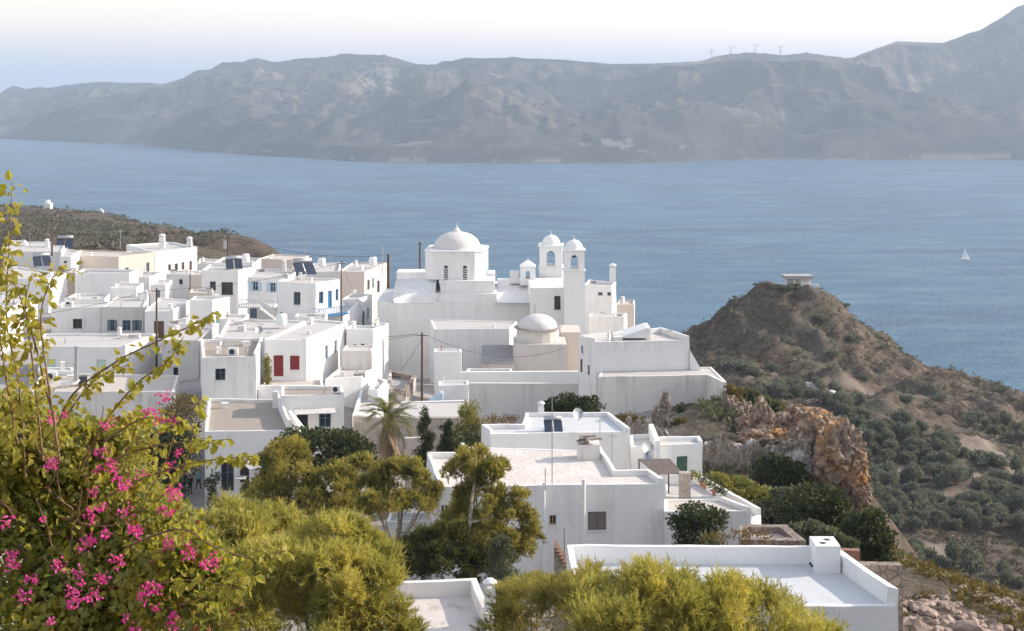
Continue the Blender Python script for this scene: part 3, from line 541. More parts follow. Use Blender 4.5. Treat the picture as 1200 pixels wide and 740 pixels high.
def opening(root, kind, A, B, s0, s1, z0, z1, col, d):
    e = (B-A).normalized(); n = Vector((e.y, -e.x)); e3 = Vector((e.x, e.y, 0)); n3 = Vector((n.x, n.y, 0)); A3 = Vector((A.x, A.y, 0)); w = s1-s0; hgt = z1-z0
    P = lambda s, z, q: A3+e3*s+n3*q+Vector((0, 0, z))
    def slab(mb, a, b, c, dd, q0, q1):                       # box in wall space
        vs = [P(s, z, q) for q in (q0, q1) for s, z in ((a, c), (b, c), (b, dd), (a, dd))]
        mb.add(vs, [(3, 2, 1, 0), (4, 5, 6, 7), (0, 1, 5, 4), (1, 2, 6, 5), (2, 3, 7, 6), (3, 0, 4, 7)])
    if kind == 'h':
        mb = MB(); slab(mb, s0-.01, s1+.01, z0-.01, z1+.01, -d-.05, -d+.01); mb.build('vent', col, root); return
    loc = P((s0+s1)/2, z0, 0)
    if kind == 'd':
        r = bpy.data.objects.new('door', None); COL.objects.link(r); r.parent = root; r.location = loc-parent_origin(root)
        mb = MB(); slab(mb, s0+.05, s1-.05, z0, z1-.05, -d-.06, -d+.02)
        for k in range(2):
            for j in range(2):
                a = s0+.05+(w-.1)*(.12+.42*k); c = z0+hgt*(.08+.45*j); slab(mb, a, a+(w-.1)*.33, c, c+hgt*.36, -d+.025, -d+.045)
        mb.build('door_leaf', col, r)
        mb = MB(); slab(mb, s0-.01, s0+.05, z0, z1, -d-.06, -d+.05); slab(mb, s1-.05, s1+.01, z0, z1, -d-.06, -d+.05); slab(mb, s0+.05, s1-.05, z1-.05, z1+.01, -d-.06, -d+.05); mb.build('frame', col, r)
        mb = MB(); slab(mb, s1-.17, s1-.13, z0+hgt*.47, z0+hgt*.53, -d+.02, -d+.08); mb.build('handle', 'metal_grey', r); return
    r = bpy.data.objects.new('window', None); COL.objects.link(r); r.parent = root; r.location = loc-parent_origin(root)
    if kind == 'c':
        mb = MB(); slab(mb, s0+.02, (s0+s1)/2-.012, z0+.02, z1-.02, -d-.02, -d+.03); slab(mb, (s0+s1)/2+.012, s1-.02, z0+.02, z1-.02, -d-.02, -d+.03)
        k = max(4, int(hgt/.14))
        for i in range(k):
            for a, b in ((s0+.08, (s0+s1)/2-.06), ((s0+s1)/2+.06, s1-.08)): c = z0+.08+(hgt-.16)*i/k; slab(mb, a, b, c, c+(hgt-.16)/k*.6, -d+.032, -d+.02)
        mb.build('shutter', col, r)
    else:
        mb = MB(); slab(mb, s0-.01, s1+.01, z0-.01, z1+.01, -d-.06, -d-.02); mb.build('pane', 'glass_dark', r)
        f = .07; mb = MB()
        for a, b, c, dd in ((s0, s0+f, z0, z1), (s1-f, s1, z0, z1), (s0+f, s1-f, z0, z0+f), (s0+f, s1-f, z1-f, z1), ((s0+s1)/2-.03, (s0+s1)/2+.03, z0+f, z1-f)): slab(mb, a, b, c, dd, -d-.015, -d+.035)
        if hgt > .9: slab(mb, s0+f, (s0+s1)/2-.03, z0+hgt*.62-.02, z0+hgt*.62+.02, -d-.015, -d+.03); slab(mb, (s0+s1)/2+.03, s1-f, z0+hgt*.62-.02, z0+hgt*.62+.02, -d-.015, -d+.03)
        mb.build('frame', col, r)
    if kind == 's':
        for sg in (-1, 1):
            a, b = (s0-w*.62, s0-.02) if sg < 0 else (s1+.02, s1+w*.62)
            mb = MB(); slab(mb, a, b, z0, z1, .004, .045)
            for i in range(6): c = z0+.06+(hgt-.12)*i/6; slab(mb, a+.05, b-.05, c, c+(hgt-.12)/6*.6, .047, .062)
            mb.build('shutter', col, r)
    mb = MB(); slab(mb, s0-.06, s1+.06, z0-.07, z0-.004, -.02, .06); mb.build('sill', 'whitewash', r)
WIN_LOG = []
def build_house(h):
    P = h['P']; n = len(P); zt = h['z']; zd = zt-h['ph']; cen = sum(P, Vector((0, 0)))/n
    root = thing(h['name'], h['label'], h['cat'], (cen.x, cen.y, h['base'])); zb = h['base']-2.5
    wb = MB(); opn = []
    for i in range(n):
        A, B = P[i], P[(i+1) % n]; Ln = (B-A).length; holes = []
        for (k, e, x0, y0, x1, y1, col) in h['op']:
            if e != i: continue
            s0, _ = wallpt(x0, (y0+y1)/2, A, B); s1, _ = wallpt(x1, (y0+y1)/2, A, B); _, z1 = wallpt((x0+x1)/2, y0, A, B); _, z0 = wallpt((x0+x1)/2, y1, A, B)
            if s0 < .08 or s1 > Ln-.08 or z1 > zd+h['par'][i]-.05: WIN_LOG.append((h['label'][:40], e, round(s0, 2), round(s1, 2), round(Ln, 2), round(z1-zt, 2)))
            s0 = max(.08, s0); s1 = min(Ln-.08, s1); z1 = min(z1, zd+h['par'][i]-.05)
            if s1-s0 < .15 or z1-z0 < .15: continue
            holes.append((s0, s1, z0, z1, .16)); opn.append((k, A, B, s0, s1, z0, z1, col))
        wall_panel(wb, A, B, zb, zd+h['par'][i], holes)
    Q = inset(P, h['pt'])
    for i in range(n):
        hi = h['par'][i]; j = (i+1) % n
        if hi <= .001: hi = .03
        a, b, c, d = P[i], P[j], Q[j], Q[i]; zz = zd+hi
        k = max(1, int((b-a).length/1.1))
        for t in range(k):
            a_, b_, c_, d_ = a+(b-a)*(t/k), a+(b-a)*((t+1)/k), d+(c-d)*((t+1)/k), d+(c-d)*(t/k)
            wb.add([wob(a_.x, a_.y, zz), wob(b_.x, b_.y, zz), wob(c_.x, c_.y, zz), wob(d_.x, d_.y, zz), (c_.x, c_.y, zd-.05), (d_.x, d_.y, zd-.05)], [(0, 1, 2, 3), (3, 2, 4, 5)])
        for nb, u, v in ((h['par'][i-1], a, d), (h['par'][j], b, c)):
            if hi > nb+.001: wb.add([wob(u.x, u.y, zd+max(nb, 0)), wob(v.x, v.y, zd+max(nb, 0)), wob(v.x, v.y, zz), wob(u.x, u.y, zz)], [(0, 1, 2, 3)])
    wb.build('wall', h['wall'], root)
    db = MB(); db.add([(p.x, p.y, zd) for p in inset(P, .06)], [tuple(range(n))]); db.build('roof', h['deck'], root)
    for o_ in opn: opening(root, *o_[0:1], *o_[1:], .16)
    return root
ROOT = {}
for h in HOUSES: ROOT[h['label']] = build_house(h)
def house_root(key): return next(v for k, v in ROOT.items() if key in k)
def roofz(key, dz=0): h = next(h for h in HOUSES if key in h['label']); return h['z']-h['ph']+dz
def onroof(key, px, py):                      # point of that roof deck seen at this photo pixel
    z = roofz(key); Y = (HC-z)*F/(py-HY); return Vector(((px-HX)/F*Y, Y, z))

# ------------------------------------------------------------------ church with dome and two bell towers
def px2(pts, Y):                                  # roof outline seen in the photo -> plan polygon + height
    z = HC-(pts[0][1]-HY)/F*Y; return [Vector(((q[0]-HX)/F*((HC-z)*F/(q[1]-HY)), (HC-z)*F/(q[1]-HY))) for q in pts], z
def xy(px, Y): return (px-HX)/F*Y
def zz(py, Y): return HC-(py-HY)/F*Y
def arch_panel(mb, A, B, z0, z1, hw, zs, zsill, t):
    e = (B-A); Ln = e.length; e = e/Ln; n = Vector((e.y, -e.x)); sc = Ln/2
    cols = [(0, None), (sc-hw, zs)]+[(sc-hw*math.cos(a), zs+hw*math.sin(a)) for a in np.linspace(0, math.pi, 9)[1:-1]]+[(sc+hw, zs), (Ln, None)]
    P = lambda s, z, d: (A.x+e.x*s-n.x*d, A.y+e.y*s-n.y*d, z)
    for d in (0, t):
        for (s0, a0), (s1, a1) in zip(cols, cols[1:]):
            if a0 is None or a1 is None: mb.add([P(s0, z0, d), P(s1, z0, d), P(s1, z1, d), P(s0, z1, d)], [(0, 1, 2, 3)])
            else:
                mb.add([P(s0, a0, d), P(s1, a1, d), P(s1, z1, d), P(s0, z1, d)], [(0, 1, 2, 3)])
                if zsill > z0: mb.add([P(s0, z0, d), P(s1, z0, d), P(s1, zsill, d), P(s0, zsill, d)], [(0, 1, 2, 3)])
    ins = cols[1:-1]
    for (s0, a0), (s1, a1) in zip(ins, ins[1:]): mb.add([P(s0, a0, 0), P(s1, a1, 0), P(s1, a1, t), P(s0, a0, t)], [(0, 1, 2, 3)])
    for s, sg in ((sc-hw, 1), (sc+hw, -1)): mb.add([P(s, zsill, 0), P(s, zs, 0), P(s, zs, t), P(s, zsill, t)], [(0, 1, 2, 3)])
    mb.add([P(sc-hw, zsill, 0), P(sc+hw, zsill, 0), P(sc+hw, zsill, t), P(sc-hw, zsill, t)], [(0, 1, 2, 3)])
def dome_prof(r, h, n=10): return [(r*math.cos(a), h*math.sin(a)) for a in np.linspace(0, math.pi/2*.97, n)]
def cross(name, p, h, parent, mat='whitewash'):
    mb = MB(); p = Vector(p); mb.lathe([(h*.22, -.05), (h*.2, h*.2), (h*.06, h*.35)], p, 8)
    mb.box(p+Vector((0, 0, h*.68)), (h*.09, h*.07, h*.68)); mb.box(p+Vector((h*.17, 0, h*.75)), (h*.25, h*.07, h*.09)); mb.box(p+Vector((-h*.17, 0, h*.75)), (h*.25, h*.07, h*.09))
    return mb.build(name, mat, parent)
church = thing('church', 'large white domed church with two bell towers above the sea', 'church', (-5, 186, HC-35))
zb = HC-38
mb = MB(); P, z = px2([(471, 356), (622, 353), (640, 339), (452, 338.5), (442, 353)], 180); zn = z
for i in range(len(P)): wall_panel(mb, P[i], P[(i+1) % len(P)], zb, z, [])
mb.add([(p.x, p.y, z) for p in P], [tuple(range(len(P)))]); mb.build('nave', 'whitewash', church)
mb = MB(); x0, x1, ya, yb, hgt = xy(462, 182), xy(510, 181), 180.3, 191.5, 2.25      # barrel vault of the left arm
arc = [(ya+(yb-ya)*(1-math.cos(a))/2, zn+.004+hgt*math.sin(a)**.9) for a in np.linspace(0, math.pi, 15)]
mb.add([(x, y, q) for x in (x0, x1) for y, q in arc], [(i, i+1, 16+i, 15+i) for i in range(14)]+[tuple(range(15)), tuple(range(29, 14, -1))]); mb.build('vault', 'whitewash', church, True)
for k in MB(),:
    k.box(((xy(509, 181.4)+xy(582, 181.4))/2, 187.4, (zz(345, 181)+zn-.3)/2), (xy(582, 181.4)-xy(509, 181.4), 12, zz(345, 181)-zn+.3)); k.build('crossing_step', 'whitewash', church)
    k = MB(); zt = zz(329.3, 182.2); k.box(((xy(516, 182)+xy(579, 182))/2, 187.6, (zt+zn)/2), (xy(579, 182)-xy(516, 182), 10.8, zt-zn)); k.build('crossing', 'whitewash', church)
mb = MB(); xa, xb = xy(582, 181.4)+.01, xy(623, 180); ze = zn+.01                 # sloping roof of the right arm
mb.add([(xa, 180.6, ze), (xb, 180.6, ze), (xb, 190.5, zz(326.5, 190.5)), (xa, 190.5, zz(326.5, 190.5)), (xa, 194, ze), (xb, 194, ze)], [(0, 1, 2, 3), (3, 2, 5, 4), (0, 3, 4), (1, 5, 2)]); mb.build('roof', 'whitewash', church)
P, zt2 = px2([(622, 338), (661, 337.3), (664, 325.5), (618, 326)], 178); mb = MB()
hole = []; A, B = P[0], P[1]
s0, _ = wallpt(649.6, 355, A, B); s1, _ = wallpt(657, 355, A, B); _, w1 = wallpt(653, 347, A, B); _, w0 = wallpt(653, 363.4, A, B)
wall_panel(mb, A, B, zb, zt2, [(s0, s1, w0, w1, .2)])
for i in (1, 2, 3): wall_panel(mb, P[i], P[(i+1) % 4], zb, zt2, [])
mb.add([(p.x, p.y, zt2-.003) for p in P], [(0, 1, 2, 3)]); mb.build('narthex', 'whitewash', church)
opening(church, 'w', A, B, s0, s1, w0, w1, 'paint_brown', .2)
# drum and dome
cx, cyy, hwid, ch = xy(535.5, 187), 187.2, 3.87, 1.15
oc = []
for sx, sy, order in ((1, -1, 0), (1, 1, 1), (-1, 1, 0), (-1, -1, 1)):
    pts = [(sx*hwid, sy*(hwid-ch)), (sx*(hwid-ch), sy*hwid)]; oc += pts if order else pts[::-1]
rot = Matrix.Rotation(math.radians(-4), 2); oc = [rot@Vector(q)+Vector((cx, cyy)) for q in oc]
zd0, zd1 = zz(329.3, 182.2)-.02, zz(295.2, 184); mb = MB(); mb.prism(oc, zd0, zd1); mb.prism([Vector((cx, cyy))+(q-Vector((cx, cyy)))*1.03 for q in oc], zd1+.002, zd1+.16); drum = mb.build('drum', 'whitewash', church)
fa, fb = sorted(oc, key=lambda q: q.y)[:2]; fa, fb = (fa, fb) if fa.x < fb.x else (fb, fa); e = (fb-fa).normalized(); nn = Vector((e.y, -e.x))
for pc in (522.6, 544.8):
    s, _ = wallpt(pc, 320, fa, fb); w, zl, zh = .26, zz(327.5, 183.5), zz(313.5, 183.5)
    Pw = lambda a, q, d: (fa.x+e.x*(s+a)+nn.x*d, fa.y+e.y*(s+a)+nn.y*d, q)
    r = bpy.data.objects.new('window', None); COL.objects.link(r); r.parent = church; r.location = Vector(Pw(0, zl, 0))-parent_origin(church)
    outl = [(-w, zl), (w, zl)]+[(w*math.cos(a), zh+w*math.sin(a)) for a in np.linspace(0, math.pi, 8)]
    mb = MB(); mb.add([Pw(a, q, .012) for a, q in outl], [tuple(range(len(outl)))]); mb.build('pane', 'glass_dark', r)
    mb = MB()
    for i in range(5):
        for j in range(-1, 2):
            c = (j*.2+(.1 if i % 2 else 0), zl+.17+i*.3); a = .085
            if abs(c[0]) < w-.02: mb.add([Pw(c[0]-a, c[1], .03), Pw(c[0], c[1]-a*1.3, .03), Pw(c[0]+a, c[1], .03), Pw(c[0], c[1]+a*1.3, .03)], [(0, 1, 2, 3)])
    for sg in (-1, 1): mb.bar(Pw(sg*(w+.05), zl, .03), Pw(sg*(w+.05), zh, .03), .1, .07)
    mb.build('lattice', 'whitewash', r)
mb = MB(); mb.lathe([(3.3, 0), (3.3, .12)]+[(r*1.0, q+.12) for r, q in dome_prof(3.05, 2.05, 14)], (cx, cyy, zd1+.16), 40); dm = mb.build('dome', 'dome_plaster', church, True)
mb = MB(); mb.lathe([(.5, -.1), (.42, .25), (.16, .5), (.1, .75)], (cx, cyy, zd1+2.25), 10); mb.build('lantern', 'whitewash', dm); cross('cross', (cx, cyy, zd1+2.75), .75, dm)
def bell_tower(x, y, w, z0, zb_, zt, rot=0, dr=1.0, dh=1.1):
    r = bpy.data.objects.new('bell_tower', None); COL.objects.link(r); r.parent = church; r.location = Vector((x, y, z0))-parent_origin(church)
    R = Matrix.Rotation(rot, 2); c = [R@Vector((a*w/2, b*w/2))+Vector((x, y)) for a, b in ((-1, -1), (1, -1), (1, 1), (-1, 1))]
    mb = MB(); mb.prism(c, z0, zb_); k = lambda q, f: [Vector((x, y))+(p-Vector((x, y)))*f for p in q]
    mb.prism(k(c, 1.09), zb_+.002, zb_+.14); mb.build('shaft', 'whitewash_clean', r)
    mb = MB()
    for i in range(4): arch_panel(mb, k(c, .96)[i], k(c, .96)[(i+1) % 4], zb_+.14, zt, w*.19, zt-w*.38, zb_+.3, .28)
    mb.prism(k(c, 1.10), zt+.002, zt+.16); mb.build('belfry', 'whitewash_clean', r)
    mb = MB(); mb.lathe([(dr*1.03, 0), (dr*1.03, .1)]+[(a, b+.1) for a, b in dome_prof(dr, dh)], (x, y, zt+.16), 24); mb.build('dome', 'whitewash_clean', r, True)
    cross('cross', (x, y, zt+.16+dh+.05), .65, r)
    mb = MB(); mb.lathe([(.04, 0), (.12, -.06), (.17, -.3), (.30, -.52), (.26, -.53)], (x, y, zt-.35), 12); mb.box((x, y, zt-.3), (w*.85, .08, .1)); mb.build('bell', 'metal_dark', r)
bell_tower(xy(645.8, 190), 190, 3.1, zn-3, zz(313, 190), zz(288.8, 189), -.06, 1.2, 1.15)
bell_tower(xy(672.6, 177.5), 177.5, 2.55, zb, zz(318, 176.5), zz(294.5, 176.4), .03, 1.1, 1.05)
r = bpy.data.objects.new('belfry', None); COL.objects.link(r); r.parent = church; bx, by = xy(618.5, 187), 187.0; z0 = zz(327.5, 186)-.8; z1 = zz(313.5, 186); r.location = Vector((bx, by, z0))-parent_origin(church)
mb = MB(); c = [Vector((bx+a*1.0, by+b*1.0)) for a, b in ((-1, -1), (1, -1), (1, 1), (-1, 1))]
for i in range(4): arch_panel(mb, c[i], c[(i+1) % 4], z0, z1, .28, z1-.75, z1-1.5, .25)
mb.build('arcade', 'whitewash_clean', r)
mb = MB(); mb.lathe([(1.5, 0), (1.5, .08), (.9, .45), (.15, .8)], (bx, by, z1+.002), 4); mb.build('roof', 'whitewash_clean', r); cross('cross', (bx, by, z1+.75), .45, r)
mb = MB(); mb.box((xy(603, 187), 188, zz(322.5, 187)-.4), (1.2, 1.0, 1.6)); mb.build('chimney', 'whitewash', church)
mb = MB(); mb.box((xy(482, 193), 194.5, zz(323, 193)-.5), (4.0, 3.5, 1.9)); mb.build('stair_house', 'whitewash', church)

# small domed chapel in front of the church
chap = thing('domed_chapel', 'small weathered chapel with a low round drum and pale dome in front of the church', 'chapel', (3, 160, HC-33))
zc = zz(404, 157); mb = MB(); xa, xb = xy(601.5, 157), xy(664, 157)
mb.box(((xa+xb)/2, 160.3, (zc+HC-35)/2), (xb-xa, 6.6, zc-HC+35)); mb.build('wall', 'chapel_plaster', chap)
mb = MB(); mb.box((xy(669, 162), 164.6, (zz(390, 162)+HC-35)/2), (xy(680, 162)-xy(657, 162), 5.0, zz(390, 162)-HC+35)); mb.build('apse', 'plaster_beige', chap)
mb = MB(); dcx = xy(630, 160); mb.lathe([(2.42, -.2), (2.42, 1.35)], (dcx, 160, zc), 16); mb.build('drum', 'chapel_plaster', chap)
mb = MB(); mb.lathe([(2.45, 0), (2.68, .03), (2.70, .1), (2.5, .13)], (dcx, 160, zc+1.352), 32); mb.build('cornice', 'slab_grey', chap)
mb = MB(); mb.lathe([(a, b) for a, b in dome_prof(2.2, 1.42, 12)], (dcx, 160, zc+1.48), 32); d_ = mb.build('dome', 'dome_plaster', chap, True)
mb = MB(); mb.bar((dcx-.3, 160, zc+3.0), (dcx-.3, 160, zc+3.9), .05); mb.build('rod', 'metal_dark', d_)
mb = MB(); xa2, xb2 = xy(565, 156), xa-.01; ze, zr = zz(425, 156), zz(405.5, 160.5)
mb.add([(xa2-.1, 155.85, ze-.02), (xb2, 155.85, ze-.02), (xb2, 160.5, zr+.1), (xa2-.1, 160.5, zr+.1), (xb2, 163, ze), (xa2-.1, 163, ze)], [(0, 1, 2, 3), (3, 2, 4, 5)]); mb.build('roof', 'slab_grey', chap)
mb = MB(); mb.box(((xa2+xb2)/2, 159.4, (ze-.1+HC-35)/2), (xb2-xa2-.02, 6.6, ze-.1-HC+35)); mb.build('side_aisle', 'chapel_plaster', chap)

# ------------------------------------------------------------------ parts added to houses
def part_box(key, name, c, size, mat, rz=0, taper=1): mb = MB(); mb.box(c, size, rz, 0, taper); return mb.build(name, mat, house_root(key))
def chimney(key, px, py_base, w, h, mat='whitewash', cap=True):
    p = onroof(key, px, py_base); r = house_root(key); mb = MB(); mb.box(p+Vector((0, 0, h/2-.03)), (w, w, h), 0, 0, .86)
    if cap:
        for a, b in ((-1, -1), (1, -1), (1, 1), (-1, 1)): mb.box(p+Vector((a*w*.3, b*w*.3, h+.06)), (w*.2, w*.2, .2))
        mb.lathe([(w*.62, 0), (w*.55, w*.12), (w*.3, w*.3), (.02, w*.36)], p+Vector((0, 0, h+.15)), 12)
    mb.build('chimney', mat, r)
chimney('rough screed', 634, 512, .01, .01, cap=False) if False else None
chimney('clean white roof carries', 634, 487, .5, .75)
chimney('weathered cracked', 574, 733, .42, 1.35)
chimney('tan concrete roof and', 323, 478, .5, 1.5, cap=False)
chimney('four brown windows', 190, 291, 1.0, 2.0); chimney('four brown windows', 222, 290, .9, 1.4)
chimney('blue balcony', 352, 327.5, .4, .6); chimney('tall glazed', 260, 470, .4, .5, cap=False) if False else None
chimney('blue door right of the bell', 718, 333, .9, 2.4); chimney('pale blue shutters', 333, 318, .5, 1.2)
chimney('green shutters and a broad', 140, 394, .4, .7); chimney('three dark blue', 171, 352, .5, .9); chimney('low white roof with a solar', 55, 290, .7, 1.1)
chimney('red door and red', 362, 392, .35, .4, cap=False); chimney('grey cube on it', 283, 388, .8, .6, 'plaster_grey', False)
for h in HOUSES:                              # small vents, flues and roof hatches
    if h['cat'] not in ('house',) or h['ph'] < .1 or h['P'][0].y < 110: continue
    P = h['P']; c = sum(P, Vector((0, 0)))/len(P); zd = h['z']-h['ph']; q = random.Random(h['label'])
    for k in range(q.choice([1, 1, 2, 3])):
        t = P[q.randrange(len(P))]; p = c+(t-c)*q.uniform(.35, .78); mb = MB(); kind = q.random(); w = q.uniform(.22, .5); hh = q.uniform(.3, .9)
        if kind < .45: mb.box((p.x, p.y, zd+hh/2-.03), (w, w, hh), q.uniform(0, 1), 0, .85); mb.box((p.x, p.y, zd+hh+.03), (w*1.25, w*1.25, .08), q.uniform(0, 1)); mb.build('chimney', 'whitewash', ROOT[h['label']])
        elif kind < .7: mb.tube([(p.x, p.y, zd-.05), (p.x, p.y, zd+hh), (p.x+.12, p.y, zd+hh+.1)], .06, 6); mb.build('vent_pipe', q.choice(['metal_grey', 'rust', 'paint_white']), ROOT[h['label']])
        else: mb.box((p.x, p.y, zd+.15), (w*2.2, w*1.7, .36), q.uniform(0, .5)); mb.box((p.x, p.y, zd+.35), (w*2.4, w*1.9, .06), q.uniform(0, .5)); mb.build('roof_hatch', q.choice(['whitewash_worn', 'plaster_grey', 'slab_grey']), ROOT[h['label']])
# stone plinth with loose slabs on the screed roof
p = onroof('rough screed', 690, 540); r = house_root('rough screed'); mb = MB(); mb.box(p+Vector((0, .7, .5)), (1.5, 1.3, 1.1)); pl = mb.build('roof_plinth', 'whitewash_worn', r)
mb = MB()
for k in range(7): mb.box(p+Vector((random.uniform(-.5, .5), .7+random.uniform(-.4, .4), 1.1+.07*k)), (random.uniform(.5, .9), random.uniform(.3, .6), .06), random.uniform(0, 3))
mb.build('loose_slab', 'stone_brown', pl)
mb = MB(); k = 'large clean flat'; cz = roofz(k, .8)
for dx, dy in ((0, 0),): mb.box((xy(966, 67.3), 67.2, cz-.2), (1.15, 1.5, 1.3))
mb.build('corner_pier', 'whitewash_clean', house_root(k))
for q in (-.25, .25): mb = MB(); mb.lathe([(.02, 0), (.16, .005)], (xy(966, 67.3)+q*.6, 67.2+q, cz+.455), 10); mb.build('vent', 'metal_dark', house_root(k))
for q in (0, .25): mb = MB(); mb.box((xy(953, 67.5)-.36+q*.3, 66.43, cz-.35-q*.4), (.1, .04, .12)); mb.build('drain', 'metal_dark', house_root(k))
# balcony of the shuttered house
r = house_root('pale blue shutters'); yb_, x0, x1 = 178.2, xy(277, 178), xy(322, 178); zfl = zz(359.5, 178.2)
mb = MB(); mb.box(((x0+x1)/2, 179.6, zfl-.1), (x1-x0, 3.0, .2)); bal = mb.build('balcony', 'whitewash', r)
mb = MB(); mb.bar((x0, yb_, zfl+.95), (x1, yb_, zfl+.95), .14, .1)
for i in range(17): a = x0+(x1-x0)*i/16; mb.lathe([(.06, 0), (.09, .25), (.05, .55), (.07, .9)], (a, yb_, zfl), 6)
mb.build('balustrade', 'whitewash_clean', bal)
mb = MB()
for i in range(9): mb.box((x1-1.6+i*.3, 177.3, zfl-.15-i*.23), (.32, 1.0, .2))
mb.bar((x1-1.6, 176.8, zfl+.8), (x1+1.0, 176.8, zfl-1.3), .1, .5); mb.build('stair', 'whitewash', r)
# blue balcony with stair
hb = next(h for h in HOUSES if 'blue balcony' in h['label']); r = house_root('blue balcony'); A, B = hb['P'][1], hb['P'][2]; e = (B-A).normalized(); n_ = Vector((e.y, -e.x)); zfl = zz(366.5, 176)
Q = [A-e*.5+n_*.02, B+e*.4+n_*.02, B+e*.4+n_*1.3, A-e*.5+n_*1.3]; mb = MB(); mb.prism(Q[::-1], zfl-.15, zfl); bal = mb.build('balcony', 'paint_sky', r)
mb = MB(); pa, pb = Q[3], Q[2]
for z_ in (.95, .15): mb.bar((pa.x, pa.y, zfl+z_), (pb.x, pb.y, zfl+z_), .07)
for i in range(15): q = pa+(pb-pa)*i/14; mb.bar((q.x, q.y, zfl), (q.x, q.y, zfl+.95), .05)
q = Q[0]; mb.bar((pa.x, pa.y, zfl+.95), (q.x, q.y, zfl+.95), .07)
sx = pa+Vector((-1.9, -.4)); mb.bar((pa.x, pa.y, zfl+.9), (sx.x, sx.y, zfl-.9), .07)
for i in range(7): q = pa+(sx-pa)*i/6; mb.bar((q.x, q.y, zfl-.1-1.75*i/6), (q.x, q.y, zfl+.9-1.8*i/6), .05)
mb.build('railing', 'paint_sky', bal); mb = MB()
for i in range(8): q = pa+(sx-pa)*(i+.5)/8; mb.box((q.x, q.y+.3, zfl-.15-i*.24), (.36, .9, .16))
mb.build('stair', 'paint_sky', r)
# black balcony rail on the low wing
r = house_root('black balcony'); mb = MB(); x0, x1, zr = xy(466, 90.5), xy(506, 90.5), zz(624, 90.5)
mb.box(((x0+x1)/2, 91.2, zr-1.1), (x1-x0, 1.4, .15)); bal = mb.build('balcony', 'whitewash', r); mb = MB()
for q in (0, -.9): mb.bar((x0, 90.5, zr+q), (x1, 90.5, zr+q), .06)
for i in range(19): a = x0+(x1-x0)*i/18; mb.bar((a, 90.5, zr-1.0), (a, 90.5, zr), .035)
mb.build('railing', 'metal_dark', bal)
# drain pipes on the central house
mb = MB()
for px_, y0, y1, w in ((637.5, 566, 690, .09), (684, 562, 640, .12)): mb.tube([(xy(px_, 89.85), 89.85, zz(y1, 89.85)), (xy(px_, 89.85), 89.85, zz(y0, 89.85))], w, 8)
mb.build('drain_pipe', 'whitewash', house_root('rough screed'))
# sloping flank of the large white house and its raised gable
hh = next(h for h in HOUSES if 'sloped parapet' in h['label']); r = house_root('sloped parapet'); B = hh['P'][1]
mb = MB(); z1 = zz(419, 141.4); z2 = zz(430, 141); mb.add([(B.x+.01, B.y-.25, z1+.9), (B.x+1.0, B.y-.5, z2), (B.x+1.0, B.y-.5, HC-32), (B.x+.01, B.y-.25, HC-32), (B.x+.01, B.y+3, z1+.9), (B.x+1.0, B.y+3, z2), (B.x+1.0, B.y+3, HC-32), (B.x+.01, B.y+3, HC-32)], [(3, 2, 1, 0), (4, 5, 6, 7), (0, 1, 5, 4), (1, 2, 6, 5)]); mb.build('buttress', 'whitewash', r)
mb = MB(); zt = hh['z']; xa, xb, xc = xy(722, 141.5), xy(758, 141.5), xy(762, 141.5); zp = zz(383.5, 142)
mb.add([(xa, 141.3, zt-.3), (xb, 141.3, zp), (xc, 141.3, zp), (xc, 141.3, zt-.3), (xa, 144.6, zt-.3), (xb, 144.6, zp), (xc, 144.6, zp), (xc, 144.6, zt-.3)], [(0, 3, 2, 1), (4, 5, 6, 7), (0, 1, 5, 4), (1, 2, 6, 5), (2, 3, 7, 6)]); mb.build('roof_gable', 'whitewash', r)
# diagonal stair parapet beside the tan roof
mb = MB(); a = at(338, 487, 121.5); b = at(354, 508, 119.8); mb.bar(a, b, .35, 1.0); mb.build('stair_parapet', 'whitewash_clean', house_root('tan concrete roof and'))

# ------------------------------------------------------------------ walls, stairs, pergola, awnings, ruins
def wall(label, p0, p1, z0, thick, mat, name='garden_wall', cat='wall'):        # p = (px, py of the top, Y)
    a, b = at(*p0), at(*p1); d = Vector((b.x-a.x, b.y-a.y)).normalized(); n = Vector((-d.y, d.x))*thick; mb = MB()
    c = [Vector((a.x, a.y)), Vector((b.x, b.y)), Vector((b.x, b.y))+n, Vector((a.x, a.y))+n]; t = [a.z, b.z, b.z, a.z]
    mb.add([(q.x, q.y, HC+z0) for q in c]+[(q.x, q.y, h) for q, h in zip(c, t)], [(0, 1, 5, 4), (1, 2, 6, 5), (2, 3, 7, 6), (3, 0, 4, 7), (4, 5, 6, 7)])
    return solo(mb, name, mat, label, cat, base=((a.x+b.x)/2, (a.y+b.y)/2, HC+z0))
wall('long low white parapet wall along the church yard', (541, 436.5, 149), (680, 435.5, 149), -34, .45, 'whitewash_clean')
wall('long stained grey retaining wall under the church yard', (550, 449.5, 142), (701.5, 450, 142), -36, .5, 'plaster_grey', 'retaining_wall', 'retaining wall')
wall('short white lane wall in front of the wooden pole below the church', (470, 472, 131), (545, 470, 131), -34, .4, 'whitewash')
wall('rough pale stone wall behind the palm', (414, 488, 126.5), (470, 492, 124.5), -35, .5, 'stone_pale', 'stone_wall')
wall('low pink wall behind the dark conifers', (474, 514, 118), (500, 513, 118), -35, .4, 'plaster_pink')
wall('pale stained wall under the white roof beside the palm', (466, 490, 123.5), (538, 490, 123.5), -35, .4, 'stone_pale', 'stone_wall')
mb = MB(); P, z = px2([(466, 488.5), (538, 488.5), (543, 472.5), (482, 472.5)], 123.9); mb.prism(P, z-.25, z); solo(mb, 'flat_roof', 'roof_white', 'low white flat roof over the pale stone wall beside the palm', 'roof')
wall('diagonal white parapet rising behind the green door annex', (760, 497, 107), (768, 517, 103.6), -30, .35, 'whitewash_clean')
